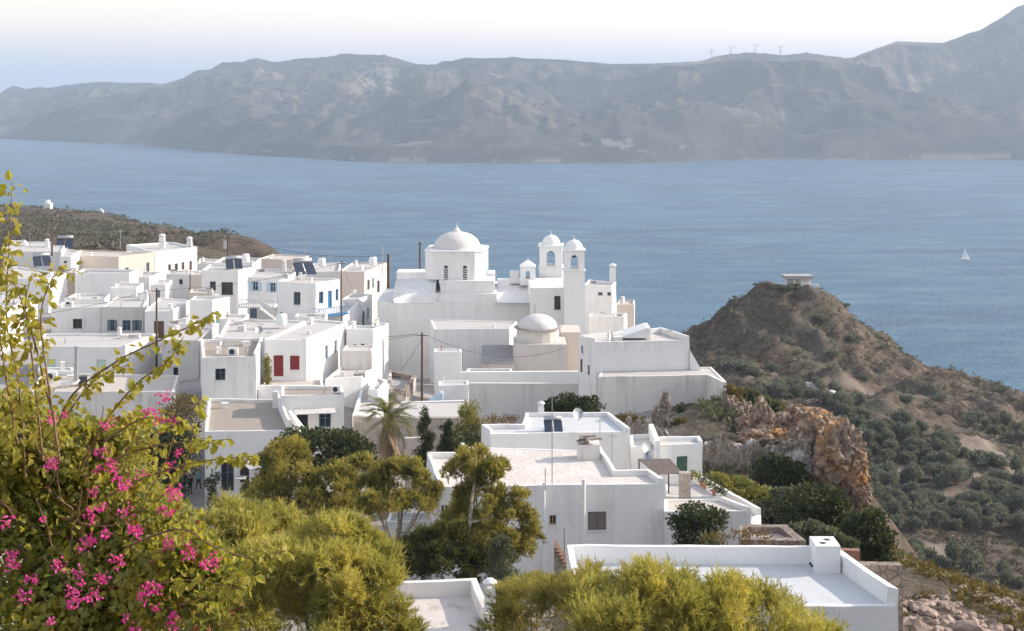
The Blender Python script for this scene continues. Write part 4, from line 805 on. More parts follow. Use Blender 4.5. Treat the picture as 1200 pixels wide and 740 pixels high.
wall('stone block wall with earth joints, right of the large clean roof', (1008, 662, 67), (1058, 663, 67), -28.5, .5, 'stone_brown', 'stone_wall')
wall('red brick end wall behind the large clean roof', (981, 645, 71), (1008, 646, 71), -27, .4, 'brick_red', 'brick_wall')
st = thing('outdoor_stair', 'steep narrow brown stone stair wall beside the central house', 'stair', (xy(660, 78), 78, HC-30)); mb = MB()
for i in range(9): a = at(651+i*2.4, 643+i*4.1, 78); mb.box((a.x, 78.5, (a.z+HC-31)/2), (.115, 1.2, a.z-HC+31))
mb.build('stair_wall', 'stone_pale', st); mb = MB()
for i in range(9): a = at(651+i*2.4, 643+i*4.1, 78); mb.box((a.x+.02, 78.45, a.z+.04), (.2, 1.35, .08))
mb.build('tread', 'rust', st); mb = MB(); a = at(661, 652, 78); mb.bar((a.x, 77.8, a.z), (a.x, 77.8, a.z+1.6), .04); mb.build('rail_post', 'rust', st)
st = thing('outdoor_stair', 'short pale blue painted stair beside the wooden pole', 'stair', (xy(510, 141), 141, HC-33.5)); mb = MB()
for i in range(6): mb.box((xy(503, 141)+.25*i, 141, zz(470, 141)+(i-8)*.09), (.26, 1.4, 1.4+.18*i))
mb.build('step', 'paint_paleblue', st)
pg = thing('pergola', 'brown slatted pergola roof over the potted plant terrace', 'pergola', (10.5, 96.5, HC-27.7)); zp = zz(556, 93.6); mb = MB()
q0, q1, q2, q3 = at(770, 556, 93.6), at(801, 556, 93.6), None, None; yb2 = (HC-zp)*F/(538-HY); xb0, xb1 = xy(747, yb2), xy(785, yb2)
for i in range(15):
    t = (i+.5)/15; y = q0.y+(yb2-q0.y)*t; xa = q0.x+(xb0-q0.x)*t; xb = q1.x+(xb1-q1.x)*t; mb.box(((xa+xb)/2, y, zp), (xb-xa, (yb2-q0.y)/15*.78, .05))
mb.build('slat_roof', 'slats_brown', pg); mb = MB()
for x, y in ((q0.x+.1, q0.y+.1), (q1.x-.1, q1.y+.1), (xb0+.1, yb2-.1), (xb1-.1, yb2-.1)): mb.bar((x, y, HC-28), (x, y, zp-.03), .1)
mb.build('post', 'paint_brown', pg)
mb = MB(); a = at(802.5, 584, 93.5); mb.box((a.x, 93.6, (a.z+zz(563, 93.5))/2), (.72, .6, zz(563, 93.5)-a.z+1)); solo(mb, 'stone_pillar', 'stone_pale', 'square stone pillar in front of the potted terrace', 'pillar')
def awning(label, pts, mat='awning_cloth'):
    t = thing('awning', label, 'awning', sum((Vector(q) for q in pts), Vector())/len(pts)); mb = MB(); n = (Vector(pts[1])-Vector(pts[0])).cross(Vector(pts[2])-Vector(pts[0])).normalized()*.02
    k = len(pts); mb.add([Vector(q)+n for q in pts]+[Vector(q)-n for q in pts], [tuple(range(k)), tuple(range(2*k-1, k-1, -1))]+[(i, k+i, k+(i+1) % k, (i+1) % k) for i in range(k)]); mb.build('canopy', mat, t)
    mb = MB(); mb.bar(pts[0], pts[1], .06); mb.build('rail', 'metal_grey', t)
awning('long cream awning over a black doorway and a blue window', [at(346, 486, 122.3), at(394, 484.5, 122.3), at(392, 478.5, 123.9), at(344, 479.5, 123.9)])
awning('cream shade sail in front of the glazed shop door', [at(293, 551, 116.3), at(310, 548, 116.3), at(308, 535, 117.8), at(277, 537, 117.8)])
awning('small pale lower awning beside the glazed shop door', [at(276, 562, 116.8), at(287, 562, 116.8), at(290, 558, 117.8), at(274, 558, 117.8)])

# ------------------------------------------------------------------ roof clutter
def solar(label, px, py, Y, s=1.0, yaw=0.0):
    p = at(px, py, Y); r = thing('solar_heater', label, 'water heater', p); R = Matrix.Rotation(yaw, 3, 'Z'); T = lambda x, y, z: p+R@Vector((x*s, y*s, z*s))
    mb = MB()
    for x in (-.56, .56): mb.add([T(x-.5, -.8, .15), T(x+.5, -.8, .15), T(x+.5, .35, 1.15), T(x-.5, .35, 1.15), T(x-.5, -.85, .09), T(x+.5, -.85, .09), T(x+.5, .4, 1.08), T(x-.5, .4, 1.08)], [(0, 1, 2, 3), (7, 6, 5, 4), (0, 4, 5, 1), (1, 5, 6, 2), (2, 6, 7, 3), (3, 7, 4, 0)])
    mb.build('panel', 'solar_glass', r); mb = MB(); mb.tube([T(-1.0, .55, 1.35), T(-.97, .55, 1.35), T(.97, .55, 1.35), T(1.0, .55, 1.35)], [.15*s, .27*s, .27*s, .15*s], 12); mb.build('tank', 'metal_grey', r, True)
    mb = MB()
    for x in (-.9, .9): mb.bar(T(x, -.8, -.1), T(x, -.8, .15), .05); mb.bar(T(x, .55, -.1), T(x, .55, 1.1), .05); mb.bar(T(x, -.8, .05), T(x, .55, 1.05), .05); mb.bar(T(x, -.8, 0), T(x, .55, 0), .05)
    mb.build('frame', 'metal_dark', r)
solar('solar water heater on the roof of the house with pale blue shutters', 356, 322, 187, 1.3, .5)
solar('dark solar water heater on the roof behind the wide glazed door', 274, 315, 203.5, 1.1, .3)
solar('solar water heater on the white roof at the far left', 49, 312, 205, 1.15, .5)
solar('solar water heater with a pale tank beside the far left pole', 76, 291, 262, 1.4, .2)
solar('boxy tank heater standing on the clean white upper roof', 648, 505, 102.6, .62, .1)
def dish(label, px, py, Y, rr=.4, h=.7, yaw=.5):
    p = at(px, py, Y); r = thing('satellite_dish', label, 'satellite dish', p); mb = MB(); mb.bar(p, p+Vector((0, 0, h)), .06); mb.build('mast', 'metal_grey', r)
    c = p+Vector((0, -.08, h+.1)); ax = Vector((math.sin(yaw), -math.cos(yaw), .45)).normalized(); u = ax.cross(Vector((0, 0, 1))).normalized(); v = u.cross(ax); vs = [c-ax*.12]; fs = []
    for j, (q, d) in enumerate(((.5, .03), (1, .12))):
        for k in range(14): t = 2*math.pi*k/14; vs.append(c+(u*math.cos(t)+v*math.sin(t))*rr*q+ax*(d-.12))
    fs = [(0, 1+k, 1+(k+1) % 14) for k in range(14)]+[(1+k, 15+k, 15+(k+1) % 14, 1+(k+1) % 14) for k in range(14)]
    mb = MB(); mb.add(vs, fs); mb.build('reflector', 'metal_grey', r, True); mb = MB(); mb.bar(c-v*rr, c+ax*.45, .03); mb.box(c+ax*.47, (.1, .1, .1)); mb.build('receiver', 'metal_dark', r)
dish('grey satellite dish on the clean white upper roof', 677.5, 494, 104, .42, .5)
dish('large satellite dish behind the brown pergola', 760, 541, 99.5, .5, .9); dish('small satellite dish in front of the brown pergola', 760, 551, 95.5, .33, .9, -.3)
dish('satellite dish on the flat roof behind the red door house', 304, 393, 147, .4, .5)
def acunit(label, px, py, Y, w=.85, yaw=0):
    p = at(px, py, Y); r = thing('air_conditioner', label, 'air conditioner', p); R = Matrix.Rotation(yaw, 3, 'Z'); h = w*.72; mb = MB(); mb.box(p+Vector((0, 0, h/2)), (w, .34, h), yaw); mb.build('casing', 'paint_white', r)
    mb = MB(); c = p+R@Vector((-.08*w, -.175, h/2)); vs = [c]+[c+R@Vector((math.cos(t)*h*.4, 0, math.sin(t)*h*.4)) for t in np.linspace(0, 2*math.pi, 17)[:-1]]; mb.add(vs, [(0, 1+k, 1+(k+1) % 16) for k in range(16)]); mb.build('fan_grille', 'metal_dark', r)
acunit('air conditioner standing on the tan roof of the white cube house', 273, 416.5, 134.5, .95)
acunit('air conditioner on the terraced house roof above the small brown window', 81, 360, 171.5, 1.0); acunit('air conditioner on the low grey white roof beside the metal flue', 60, 446, 136, 1.1)
acunit('air conditioner at the back of the tan roof right of the long cream awning', 394, 460, 124.8, .8)
ch = at(256, 411, 136.5); ch.z = roofz('grey window and an air', .0); r = thing('plastic_chair', 'white chair standing on the tan roof of the white cube house', 'chair', ch)
mb = MB(); mb.box(ch+Vector((0, 0, .44)), (.46, .46, .05)); mb.build('seat', 'paint_white', r); mb = MB(); mb.box(ch+Vector((.21, 0, .68)), (.05, .46, .46)); mb.build('backrest', 'paint_white', r)
for a_, b_ in ((-1, -1), (1, -1), (1, 1), (-1, 1)): mb = MB(); mb.bar(ch+Vector((a_*.2, b_*.2, 0)), ch+Vector((a_*.19, b_*.19, .42)), .05); mb.build('leg', 'paint_white', r)
for lab, px, py, Y in (('white water tank on the roof behind the wide glazed door house', 288, 307, 217), ('white water tank on the flat roof behind the red door house', 330, 381, 153), ('pale water tank on the low roof of small vaults', 377, 312, 213), ('white water tank on the tall pale house left of the church', 437, 311, 210)):
    q = at(px, py, Y); r = thing('water_tank', lab, 'water tank', q); mb = MB(); mb.lathe([(.55, 0), (.58, .1), (.58, 1.0), (.45, 1.2), (.2, 1.26)], q, 16); mb.build('tank', 'paint_white', r, True); mb = MB(); mb.lathe([(.2, 1.26), (.2, 1.34)], q, 10); mb.build('lid', 'metal_dark', r)
# fat duct and metal flue on the low roof
r = thing('roof_flue', 'tall metal flue with a fat white roof duct on the low grey white building', 'flue', at(89, 449, 134)); mb = MB(); mb.tube([at(72, 452, 133.5), at(94, 445, 134.4)], .26, 12); mb.build('duct', 'whitewash', r, True)
mb = MB(); mb.tube([at(89.5, 446, 134), at(89.5, 420, 134), at(89.5, 409, 134)], [.24, .17, .17], 10); mb.lathe([(.26, 0), (.28, .08), (.05, .2)], at(89.5, 408, 134), 10); mb.build('flue_pipe', 'metal_grey', r)
mb = MB(); mb.box(at(97, 446, 134.6), (.8, .8, .8), .3); mb.build('fan_box', 'metal_dark', r)

# ------------------------------------------------------------------ poles, wires, antennas
def pole(label, px, y0, y1, Y, rr=.11, arms=1, trans=False):
    a, b = at(px, y1, Y), at(px, y0, Y); r = thing('utility_pole', label, 'utility pole', a); mb = MB(); mb.tube([a, b], [rr, rr*.75], 8); mb.build('mast', 'wood_pole', r)
    for k in range(arms): mb = MB(); mb.bar(b+Vector((-.5, 0, -.3-.5*k)), b+Vector((.5, 0, -.3-.5*k)), .08); arm = mb.build('crossarm', 'wood_pole', r); mb = MB(); [mb.lathe([(.04, 0), (.06, .08), (.03, .16)], b+Vector((x, 0, -.26-.5*k)), 6) for x in (-.42, .42)]; mb.build('insulator', 'paint_white', arm)
    if trans: mb = MB(); mb.box(b+Vector((-.35, 0, -1.4)), (.5, .5, 1.1)); mb.build('transformer', 'metal_grey', r)
    return b
pA = pole('wooden utility pole in front of the terraced houses on the left', 183.5, 338, 436, 155, .13)
pB = pole('dark leaning utility pole against the brown headland on the far left', 61, 256, 300, 236, .16, 1)
pC = pole('utility pole carrying a transformer below the headland crest', 267, 276, 318, 212, .17, 1, True)
pD = pole('thin utility pole beside the blue balcony', 400, 306, 378, 172, .08)
pE = pole('stout dark utility pole beside the tall pale house', 455, 298, 352, 200, .22, 0)
pG = pole('dark utility pole behind the left end of the church', 492, 284, 342, 213, .16, 1)
pH = pole('brown wooden utility pole below the church', 494.5, 390, 472, 147.5, .14)
def cable(label, a, b, sag, mat='wire', rr=.022):
    a, b = Vector(a), Vector(b); pts = [a+(b-a)*t-Vector((0, 0, sag*4*t*(1-t))) for t in np.linspace(0, 1, 15)]; mb = MB(); mb.tube(pts, rr, 4); solo(mb, 'power_line', mat, label, 'power line', base=a)
cable('power line from the wooden pole on the left to the frame edge', pA-Vector((.4, 0, .2)), at(-60, 379, 158), .7); cable('power line from the wooden pole on the left to the blue balcony pole', pA+Vector((.4, 0, -.2)), pD-Vector((.4, 0, .3)), .6)
cable('power line crossing the red door roof to the pole below the church', at(290, 374, 156), pH-Vector((.4, 0, .2)), 1.4); cable('power line from the pole below the church to the domed chapel', pH+Vector((.4, 0, -.2)), at(662, 408, 156.8), 1.6)
cable('upper power line over the church yard to the left houses', pH+Vector((-.4, 0, -.1)), at(402, 392, 148.5), .3); cable('power line between the stout pole and the pole behind the church', pE, pG-Vector((.5, 0, .3)), .6)
cable('power line from the stout pole across the roofs to the transformer pole', pE-Vector((.3, 0, .2)), pC, 1.2); cable('power line from the transformer pole to the leaning pole on the far left', pC-Vector((.3, 0, .2)), pB+Vector((.3, 0, -.2)), 2.0); cable('power line from the blue balcony pole down to the small white cube room', pD+Vector((.2, 0, -.5)), at(437, 386, 148.5), .5)
cable('power line hanging from the pole below the church to the yard', pH+Vector((0, 0, -.6)), at(470, 433, 146), .2)
def antenna(label, px, y0, y1, Y, rr=.035, bars=4):
    a, b = at(px, y1, Y), at(px, y0, Y); r = thing('roof_antenna', label, 'antenna', a); mb = MB(); mb.tube([a, b], rr, 6); mb.build('mast', 'metal_grey', r)
    if bars:
        mb = MB(); mb.bar(b+Vector((-.1, -.4, -.15)), b+Vector((.1, .6, -.15)), .03)
        for k in range(bars): mb.bar(b+Vector((-.35+.04*k, -.3+.25*k, -.15)), b+Vector((.35+.04*k, -.3+.25*k, -.15)), .025)
        mb.build('aerial', 'metal_grey', r)
antenna('very tall thin mast on the screed roof', 647, 452, 568, 90.4, .03, 0); antenna('short thin mast at the front of the screed roof', 639, 549, 575, 89.7, .03, 0)
antenna('antenna mast on the clean upper roof', 703, 491, 508, 101.9, .03, 3); antenna('antenna mast on the side of the clean upper storey', 717, 508, 545, 101.2, .035, 2)
antenna('thin antenna against the sea above the beige flat house', 358, 282, 302, 236, .05, 3); antenna('white mast beside the stout dark pole', 448.5, 289, 322, 205, .07, 0)
antenna('small antenna on the plain white cube', 141, 270, 292, 240, .05, 4); antenna('thin antenna on the left end of the headland roofs', 35, 273, 290, 262, .05, 3)
antenna('antenna rod on the large white house beside the chapel', 783, 386, 402, 143, .03, 3); antenna('antenna on the tan roof of the white cube house', 262, 404, 420, 135, .03, 3)
antenna('antenna mast at the right edge of the terraced houses', 141.5, 354, 375, 169.6, .04, 0); antenna('antenna rod on the shaded lane house', 246, 374, 392, 152, .04, 3)
antenna('antenna on the red door house roof', 315, 388, 402, 140, .03, 3); antenna('antenna on the low roof of small vaults', 387, 300, 316, 212, .05, 3)

# ------------------------------------------------------------------ potted plants, far sheds, sailboat, turbines, hilltop shelter
def leafverts(P, D, Nn, Ln, W):                  # folded heart shaped leaves: 6 vertices, 2 quads each
    S = np.cross(D, Nn); S /= np.linalg.norm(S, axis=1, keepdims=True)+1e-9; U = np.cross(S, D); Ln = Ln[:, None]; W = W[:, None]
    v = [P, P+D*Ln*.28+S*W*.5+U*W*.16, P+D*Ln*.66+S*W*.38+U*W*.1, P+D*Ln-U*Ln*.12, P+D*Ln*.66-S*W*.38+U*W*.1, P+D*Ln*.28-S*W*.5+U*W*.16]
    V = np.stack(v, 1).reshape(-1, 3); b = np.arange(len(P))[:, None]*6
    return V, np.concatenate([b+np.array([[0, 1, 2, 3]]), b+np.array([[0, 3, 4, 5]])], 0)
def unit(a): return a/(np.linalg.norm(a, axis=1, keepdims=True)+1e-9)
def leafcloud(blobs, n, ln, wd, up=.3, shell=.55, sub=0, subr=.3):
    B = np.array(blobs, float)
    if sub:
        nb = []
        for b in B:
            d = unit(rng.normal(size=(sub, 3))); d[:, 2] = np.abs(d[:, 2])*np.where(rng.random(sub) < .78, 1, -.6); q = b[:3]+d*b[3:]*rng.uniform(.62, .95, (sub, 1)); r_ = b[3:]*subr*rng.uniform(.7, 1.3, (sub, 1)); nb.append(np.c_[q, r_])
            nb.append(np.r_[b[:3], b[3:]*.6][None])
        B = np.concatenate(nb)
    wgt = (B[:, 3]*B[:, 4]*B[:, 5])**.66; k = rng.choice(len(B), n, p=wgt/wgt.sum()); d = unit(rng.normal(size=(n, 3))); rad = rng.uniform(shell, 1.06, (n, 1))
    P = B[k, :3]+d*B[k, 3:]*rad; D = unit(d*.8+rng.normal(size=(n, 3))*.7+np.array([0, 0, up])); Nn = unit(rng.normal(size=(n, 3))+d)
    s = rng.uniform(.65, 1.25, n); return leafverts(P, D, Nn, ln*s, wd*s)
for i in range(11):
    t = i/10; a = at(811+38*t, 560+17.5*t, 98.3-5.4*t); a.z = HC-26.98; lab = ('low clay pot of green leaves on the terrace wall' if i % 3 else 'taller pot with a bushy plant on the terrace wall')
    if i % 3 == 0 and i: lab = 'taller pot with a bushy plant on the terrace wall'
    p_ = thing('potted_plant', 'clay pot of dry green leaves in the row on the terrace wall', 'potted plant', a, 'pots in a row on the terrace wall')
    mb = MB(); s = random.uniform(.8, 1.25); mb.lathe([(.11*s, 0), (.17*s, .26*s), (.18*s, .3*s)], a, 10); mb.build('pot', random.choice(['terracotta', 'paint_white', 'paint_tan']), p_)
    V, Fc = leafcloud([(a.x, a.y, a.z+.5*s, .26*s, .26*s, .26*s)], 60, .16, .08, .6, .2); npmesh('leaves', V, Fc, random.choice(['leaf_dark', 'leaf_lightgreen', 'leaf_greygreen']), p_)
def blob_rock(mb, c, r, seed, sub=3, rough=.35, flat=1.0, fine=0.0):
    bm = bmesh.new(); bmesh.ops.create_icosphere(bm, subdivisions=sub, radius=1); o_ = Vector((seed*7.1, seed*3.3, seed*1.7)); idx = {}
    for v in bm.verts:
        d = v.co.normalized(); q = noise.multi_fractal(d*1.1+o_, .9, 2.1, 5)*.35+abs(noise.noise(d*3.1+o_))*.5; vv = noise.voronoi(d*1.9+o_)[0]; c_ = .9-1.5*min(.35, vv[1]-vv[0])
        v.co = d*(1+rough*(q-.5)+rough*.9*(c_-.4)+fine*(noise.turbulence(d*5.5+o_, 4, True)-.5)+fine*.8*(.5-abs(noise.noise(Vector((d.x*3, d.y*3, d.z*9))+o_))))
    vs = [Vector(c)+Vector((v.co.x*r[0], v.co.y*r[1], v.co.z*r[2])) for v in bm.verts]; fs = [tuple(v.index for v in f.verts) for f in bm.faces]; bm.free(); mb.add(vs, fs)
mb = MB(); a = at(956.5, 468, 376); a.z = gnd(a.x, a.y); mb.box(a+Vector((-.9, 0, 1.4)), (3.0, 3, 3.2)); sh = thing('field_shed', 'small white field shed beside the dirt track below the knoll', 'shed', a); mb.build('wall', 'whitewash_worn', sh)
mb = MB(); mb.box(a+Vector((-.9, 0, 3.06)), (3.4, 3.4, .12)); mb.build('roof', 'slab_grey', sh)
a = at(974, 466, 374); a.z = gnd(a.x, a.y); mb = MB(); blob_rock(mb, a+Vector((0, 0, .6)), (1.5, 1.1, 1.1), 3, 2); solo(mb, 'boulder', 'whitewash_worn', 'pale boulder beside the small white field shed', 'boulder', base=a)
for px_, py_, Y, w, lab in ((56, 249, 855, 4.5, 'tiny white chapel alone on the crest of the headland'), (118, 254, 850, 3.0, 'tiny white hut right of the chapel on the headland crest')):
    a = at(px_, py_, Y); a.z = gnd(a.x, a.y)-.5; r = thing('headland_hut', lab, 'hut', a); mb = MB(); mb.box(a+Vector((0, 0, w*.45)), (w, w, w*.9)); mb.build('wall', 'whitewash_clean', r)
    mb = MB(); mb.lathe([(w*.4, 0), (w*.35, w*.25), (w*.15, w*.42)], a+Vector((0, 0, w*.9)), 12); mb.build('dome', 'whitewash_clean', r)
# shelter on the knoll
a = at(934, 334, 431); a.z = gnd(a.x, a.y); r = thing('hilltop_shelter', 'flat roofed white shelter on top of the brown knoll', 'shelter', a); zr = a.z+2.2
mb = MB(); mb.box((a.x, 431, zr), (8.6, 5, .9)); mb.build('roof', 'roof_grey', r); mb = MB()
for x in (-3.6, -1.2, 1.2, 3.6): mb.box((a.x+x, 431-1.6, (zr+a.z)/2-.6), (.5, .5, zr-a.z+.8))
mb.box((a.x+.5, 432, (zr+a.z)/2-.6), (7.4, .4, zr-a.z+.8)); mb.build('wall', 'whitewash', r)
mb = MB(); x0, x1 = xy(939, 429), xy(958, 429)
for i in range(6): x = x0+(x1-x0)*i/5; mb.box((x, 428.6, max(gnd(x, 428.6), zz(341, 429))+.5), (.3, .3, 1.6))
mb.bar((x0, 428.6, zz(332, 429)), (x1, 428.6, zz(334, 429)), .35, .35); mb.bar((x1, 428.6, zz(334, 429)), (x1+.2, 428.8, zz(342, 429)), .5, .5); mb.build('railing', 'whitewash_clean', r)
# sailing boat
Yb = HC*F/(305-HY); a = Vector((xy(1131, Yb), Yb, 0)); r = thing('sailing_boat', 'small white sailing boat alone on the strait', 'sailing boat', a); k = Yb/F
mb = MB(); n = 9; vs = []; 
for i in range(n):
    t = i/(n-1); w = 1.9*math.sin(math.pi*min(1, t*.85+.12))**.8; x = -6.5+13.5*t
    vs += [(a.x+x, a.y-w, 1.5+.5*t*t), (a.x+x, a.y-w*.6, -.3), (a.x+x, a.y+w*.6, -.3), (a.x+x, a.y+w, 1.5+.5*t*t)]
mb.add(vs, [(4*i+j, 4*i+(j+1) % 4, 4*i+4+(j+1) % 4, 4*i+4+j) for i in range(n-1) for j in range(4)]+[(3, 2, 1, 0), tuple(4*n-4+j for j in range(4))]); mb.box((a.x-.5, a.y, 2.0), (5, 1.8, .9), 0, 0, .8); mb.build('hull', 'paint_white', r)
mb = MB(); mb.tube([(a.x+.5, a.y, 1.5), (a.x+.5, a.y, 17)], .1, 6); mb.build('mast', 'metal_grey', r)
def sail(nm, p0, p1, p2, bl): 
    mb = MB(); vs = []; idx = {}; m_ = 8
    for i in range(m_+1):
        for j in range(m_+1-i): u, v = i/m_, j/m_; w = 1-u-v; q = Vector(p0)*w+Vector(p1)*u+Vector(p2)*v; q.y += bl*27*u*v*w/1.0; idx[i, j] = len(vs); vs.append(q)
    mb.add(vs, [(idx[i, j], idx[i+1, j], idx[i, j+1]) for i in range(m_) for j in range(m_-i)]+[(idx[i+1, j], idx[i+1, j+1], idx[i, j+1]) for i in range(m_) for j in range(m_-i-1)]); mb.build(nm, 'sail', r, True)
sail('mainsail', (a.x+.4, a.y, 2.6), (a.x-5.5, a.y-1.5, 2.8), (a.x+.4, a.y, 16.6), .6); sail('jib', (a.x+6.6, a.y, 2.0), (a.x+.9, a.y-1.2, 2.2), (a.x+.6, a.y, 14), .5)
# wind turbines on the far ridge
for px_, hub, base, ang, lab in ((834, 59.5, 70, 90, 'leftmost of the four wind turbines on the far ridge'), (856.5, 56.5, 68, 20, 'second wind turbine from the left on the far ridge'), (885, 54, 65.5, 25, 'third wind turbine from the left on the far ridge'), (914.5, 56, 68.5, 32, 'rightmost of the four wind turbines on the far ridge')):
    yrr = HC*F/(np.interp(px_, SHO[:, 0], SHO[:, 1])-HY)+2600+500*math.sin(px_/170.); a = at(px_, base+2, yrr); b = at(px_, hub, yrr); r = thing('wind_turbine', lab, 'wind turbine', a)
    mb = MB(); mb.tube([a, b], [3.0, 1.9], 10); mb.build('tower', 'metal_grey', r); mb = MB(); mb.tube([b+Vector((0, -4, 0)), b+Vector((0, 6, 0))], 2.2, 8); mb.build('nacelle', 'metal_grey', r)
    for j in range(3):
        t = math.radians(ang+120*j); d = Vector((math.cos(t), 0, math.sin(t))); s_ = Vector((-d.z, 0, d.x)); c = b+Vector((0, -5, 0)); mb = MB()
        mb.add([c+s_*1.1, c-s_*1.1, c+d*9-s_*1.9, c+d*9+s_*1.2, c+d*30-s_*.5, c+d*30+s_*.3]+[q+Vector((0, .7, 0)) for q in (c+s_*1.1, c-s_*1.1, c+d*9-s_*1.9, c+d*9+s_*1.2, c+d*30-s_*.5, c+d*30+s_*.3)], [(0, 1, 2, 3), (3, 2, 4, 5), (9, 8, 7, 6), (11, 10, 8, 9), (1, 0, 6, 7), (0, 3, 9, 6), (3, 5, 11, 9), (2, 1, 7, 8), (4, 2, 8, 10), (5, 4, 10, 11)]); mb.build('blade', 'metal_grey', r)
a = at(1056, 50, 7200); mb = MB(); mb.tube([at(1056, 51, 7200), at(1056, 43, 7200)], [2.2, 1.2], 6); solo(mb, 'radio_mast', 'metal_grey', 'thin radio mast on the right part of the far ridge', 'mast')

# ------------------------------------------------------------------ people in the lane
def person(label, px, py, Y, top, bottom, yaw, arm=.12, hair=True):
    p = at(px, py, Y); p.z = gnd(p.x, p.y)+.01; root = bpy.data.objects.new('person', None)
    J = {'pel': (0, 0, .95), 'spn': (0, .01, 1.18), 'chs': (0, .0, 1.38), 'nek': (0, .01, 1.50), 'hd0': (0, -.01, 1.58), 'hd1': (0, -.02, 1.68), 'hd2': (0, 0, 1.76),
         'shl': (-.19, 0, 1.42), 'ell': (-.25, .03, 1.14), 'wrl': (-.24, -.08, .92), 'hnl': (-.24, -.11, .82), 'shr': (.19, 0, 1.42), 'elr': (.25, .03, 1.14), 'wrr': (.24, -.08, .92), 'hnr': (.24, -.11, .82),
         'hpl': (-.10, 0, .90), 'knl': (-.11, -.04-arm*.3, .50), 'anl': (-.11, .03-arm, .09), 'tol': (-.12, -.13-arm, .04), 'hpr': (.10, 0, .90), 'knr': (.11, -.02+arm*.2, .50), 'anr': (.11, .05+arm, .09), 'tor': (.12, -.11+arm, .04)}
    Rr = dict(pel=.15, spn=.13, chs=.16, nek=.06, hd0=.08, hd1=.10, hd2=.07, shl=.075, ell=.05, wrl=.036, hnl=.04, shr=.075, elr=.05, wrr=.036, hnr=.04, hpl=.10, knl=.065, anl=.045, tol=.04, hpr=.10, knr=.065, anr=.045, tor=.04)
    E = [('pel', 'spn'), ('spn', 'chs'), ('chs', 'nek'), ('nek', 'hd0'), ('hd0', 'hd1'), ('hd1', 'hd2'), ('chs', 'shl'), ('shl', 'ell'), ('ell', 'wrl'), ('wrl', 'hnl'), ('chs', 'shr'), ('shr', 'elr'), ('elr', 'wrr'), ('wrr', 'hnr'), ('pel', 'hpl'), ('hpl', 'knl'), ('knl', 'anl'), ('anl', 'tol'), ('pel', 'hpr'), ('hpr', 'knr'), ('knr', 'anr'), ('anr', 'tor')]
    ks = list(J); me = bpy.data.meshes.new('person'); R = Matrix.Rotation(yaw, 3, 'Z'); me.from_pydata([R@Vector(J[k]) for k in ks], [(ks.index(a), ks.index(b)) for a, b in E], [])
    ob = bpy.data.objects.new('person', me); COL.objects.link(ob); ob.location = p; tag(ob, label, 'person')
    md = ob.modifiers.new('Skin', 'SKIN'); 
    if not me.skin_vertices: 
        bm = bmesh.new(); bm.from_mesh(me); bm.verts.layers.skin.verify(); bm.to_mesh(me); bm.free()
    for k, sv in zip(ks, me.skin_vertices[0].data): sv.radius = (Rr[k], Rr[k]*.8 if k in ('pel', 'spn', 'chs') else Rr[k]); sv.use_root = (k == 'pel')
    ss = ob.modifiers.new('Subdivision', 'SUBSURF'); ss.levels = ss.render_levels = 1
    dg = bpy.context.evaluated_depsgraph_get(); ev = bpy.data.meshes.new_from_object(ob.evaluated_get(dg)); ob.modifiers.clear(); ob.data = ev; ev.materials.clear()
    for q in ('skin', top, bottom, 'hair_dark'): ev.materials.append(MATS[q])
    for f in ev.polygons:
        c = f.center; zc_ = c.z; f.use_smooth = True
        f.material_index = 3 if (zc_ > 1.70 or (zc_ > 1.60 and (R.inverted()@c).y > .02)) else 0 if zc_ > 1.50 else 1 if zc_ > .93 and not (abs((R.inverted()@c).x) > .2 and zc_ < 1.16) else 0 if abs((R.inverted()@c).x) > .19 else 2 if zc_ > .09 else 3
    del root
person('person in a white shirt and dark trousers standing in the lane', 214.5, 583, 122, 'cloth_white', 'cloth_black', 2.9)
person('person in dark clothes standing in the lane between two others', 223, 583, 121.5, 'cloth_black', 'cloth_black', 3.3, .05)
person('person in a teal top standing in the lane by the house wall', 232.5, 583, 122.3, 'cloth_teal', 'cloth_black', 2.6, .2)
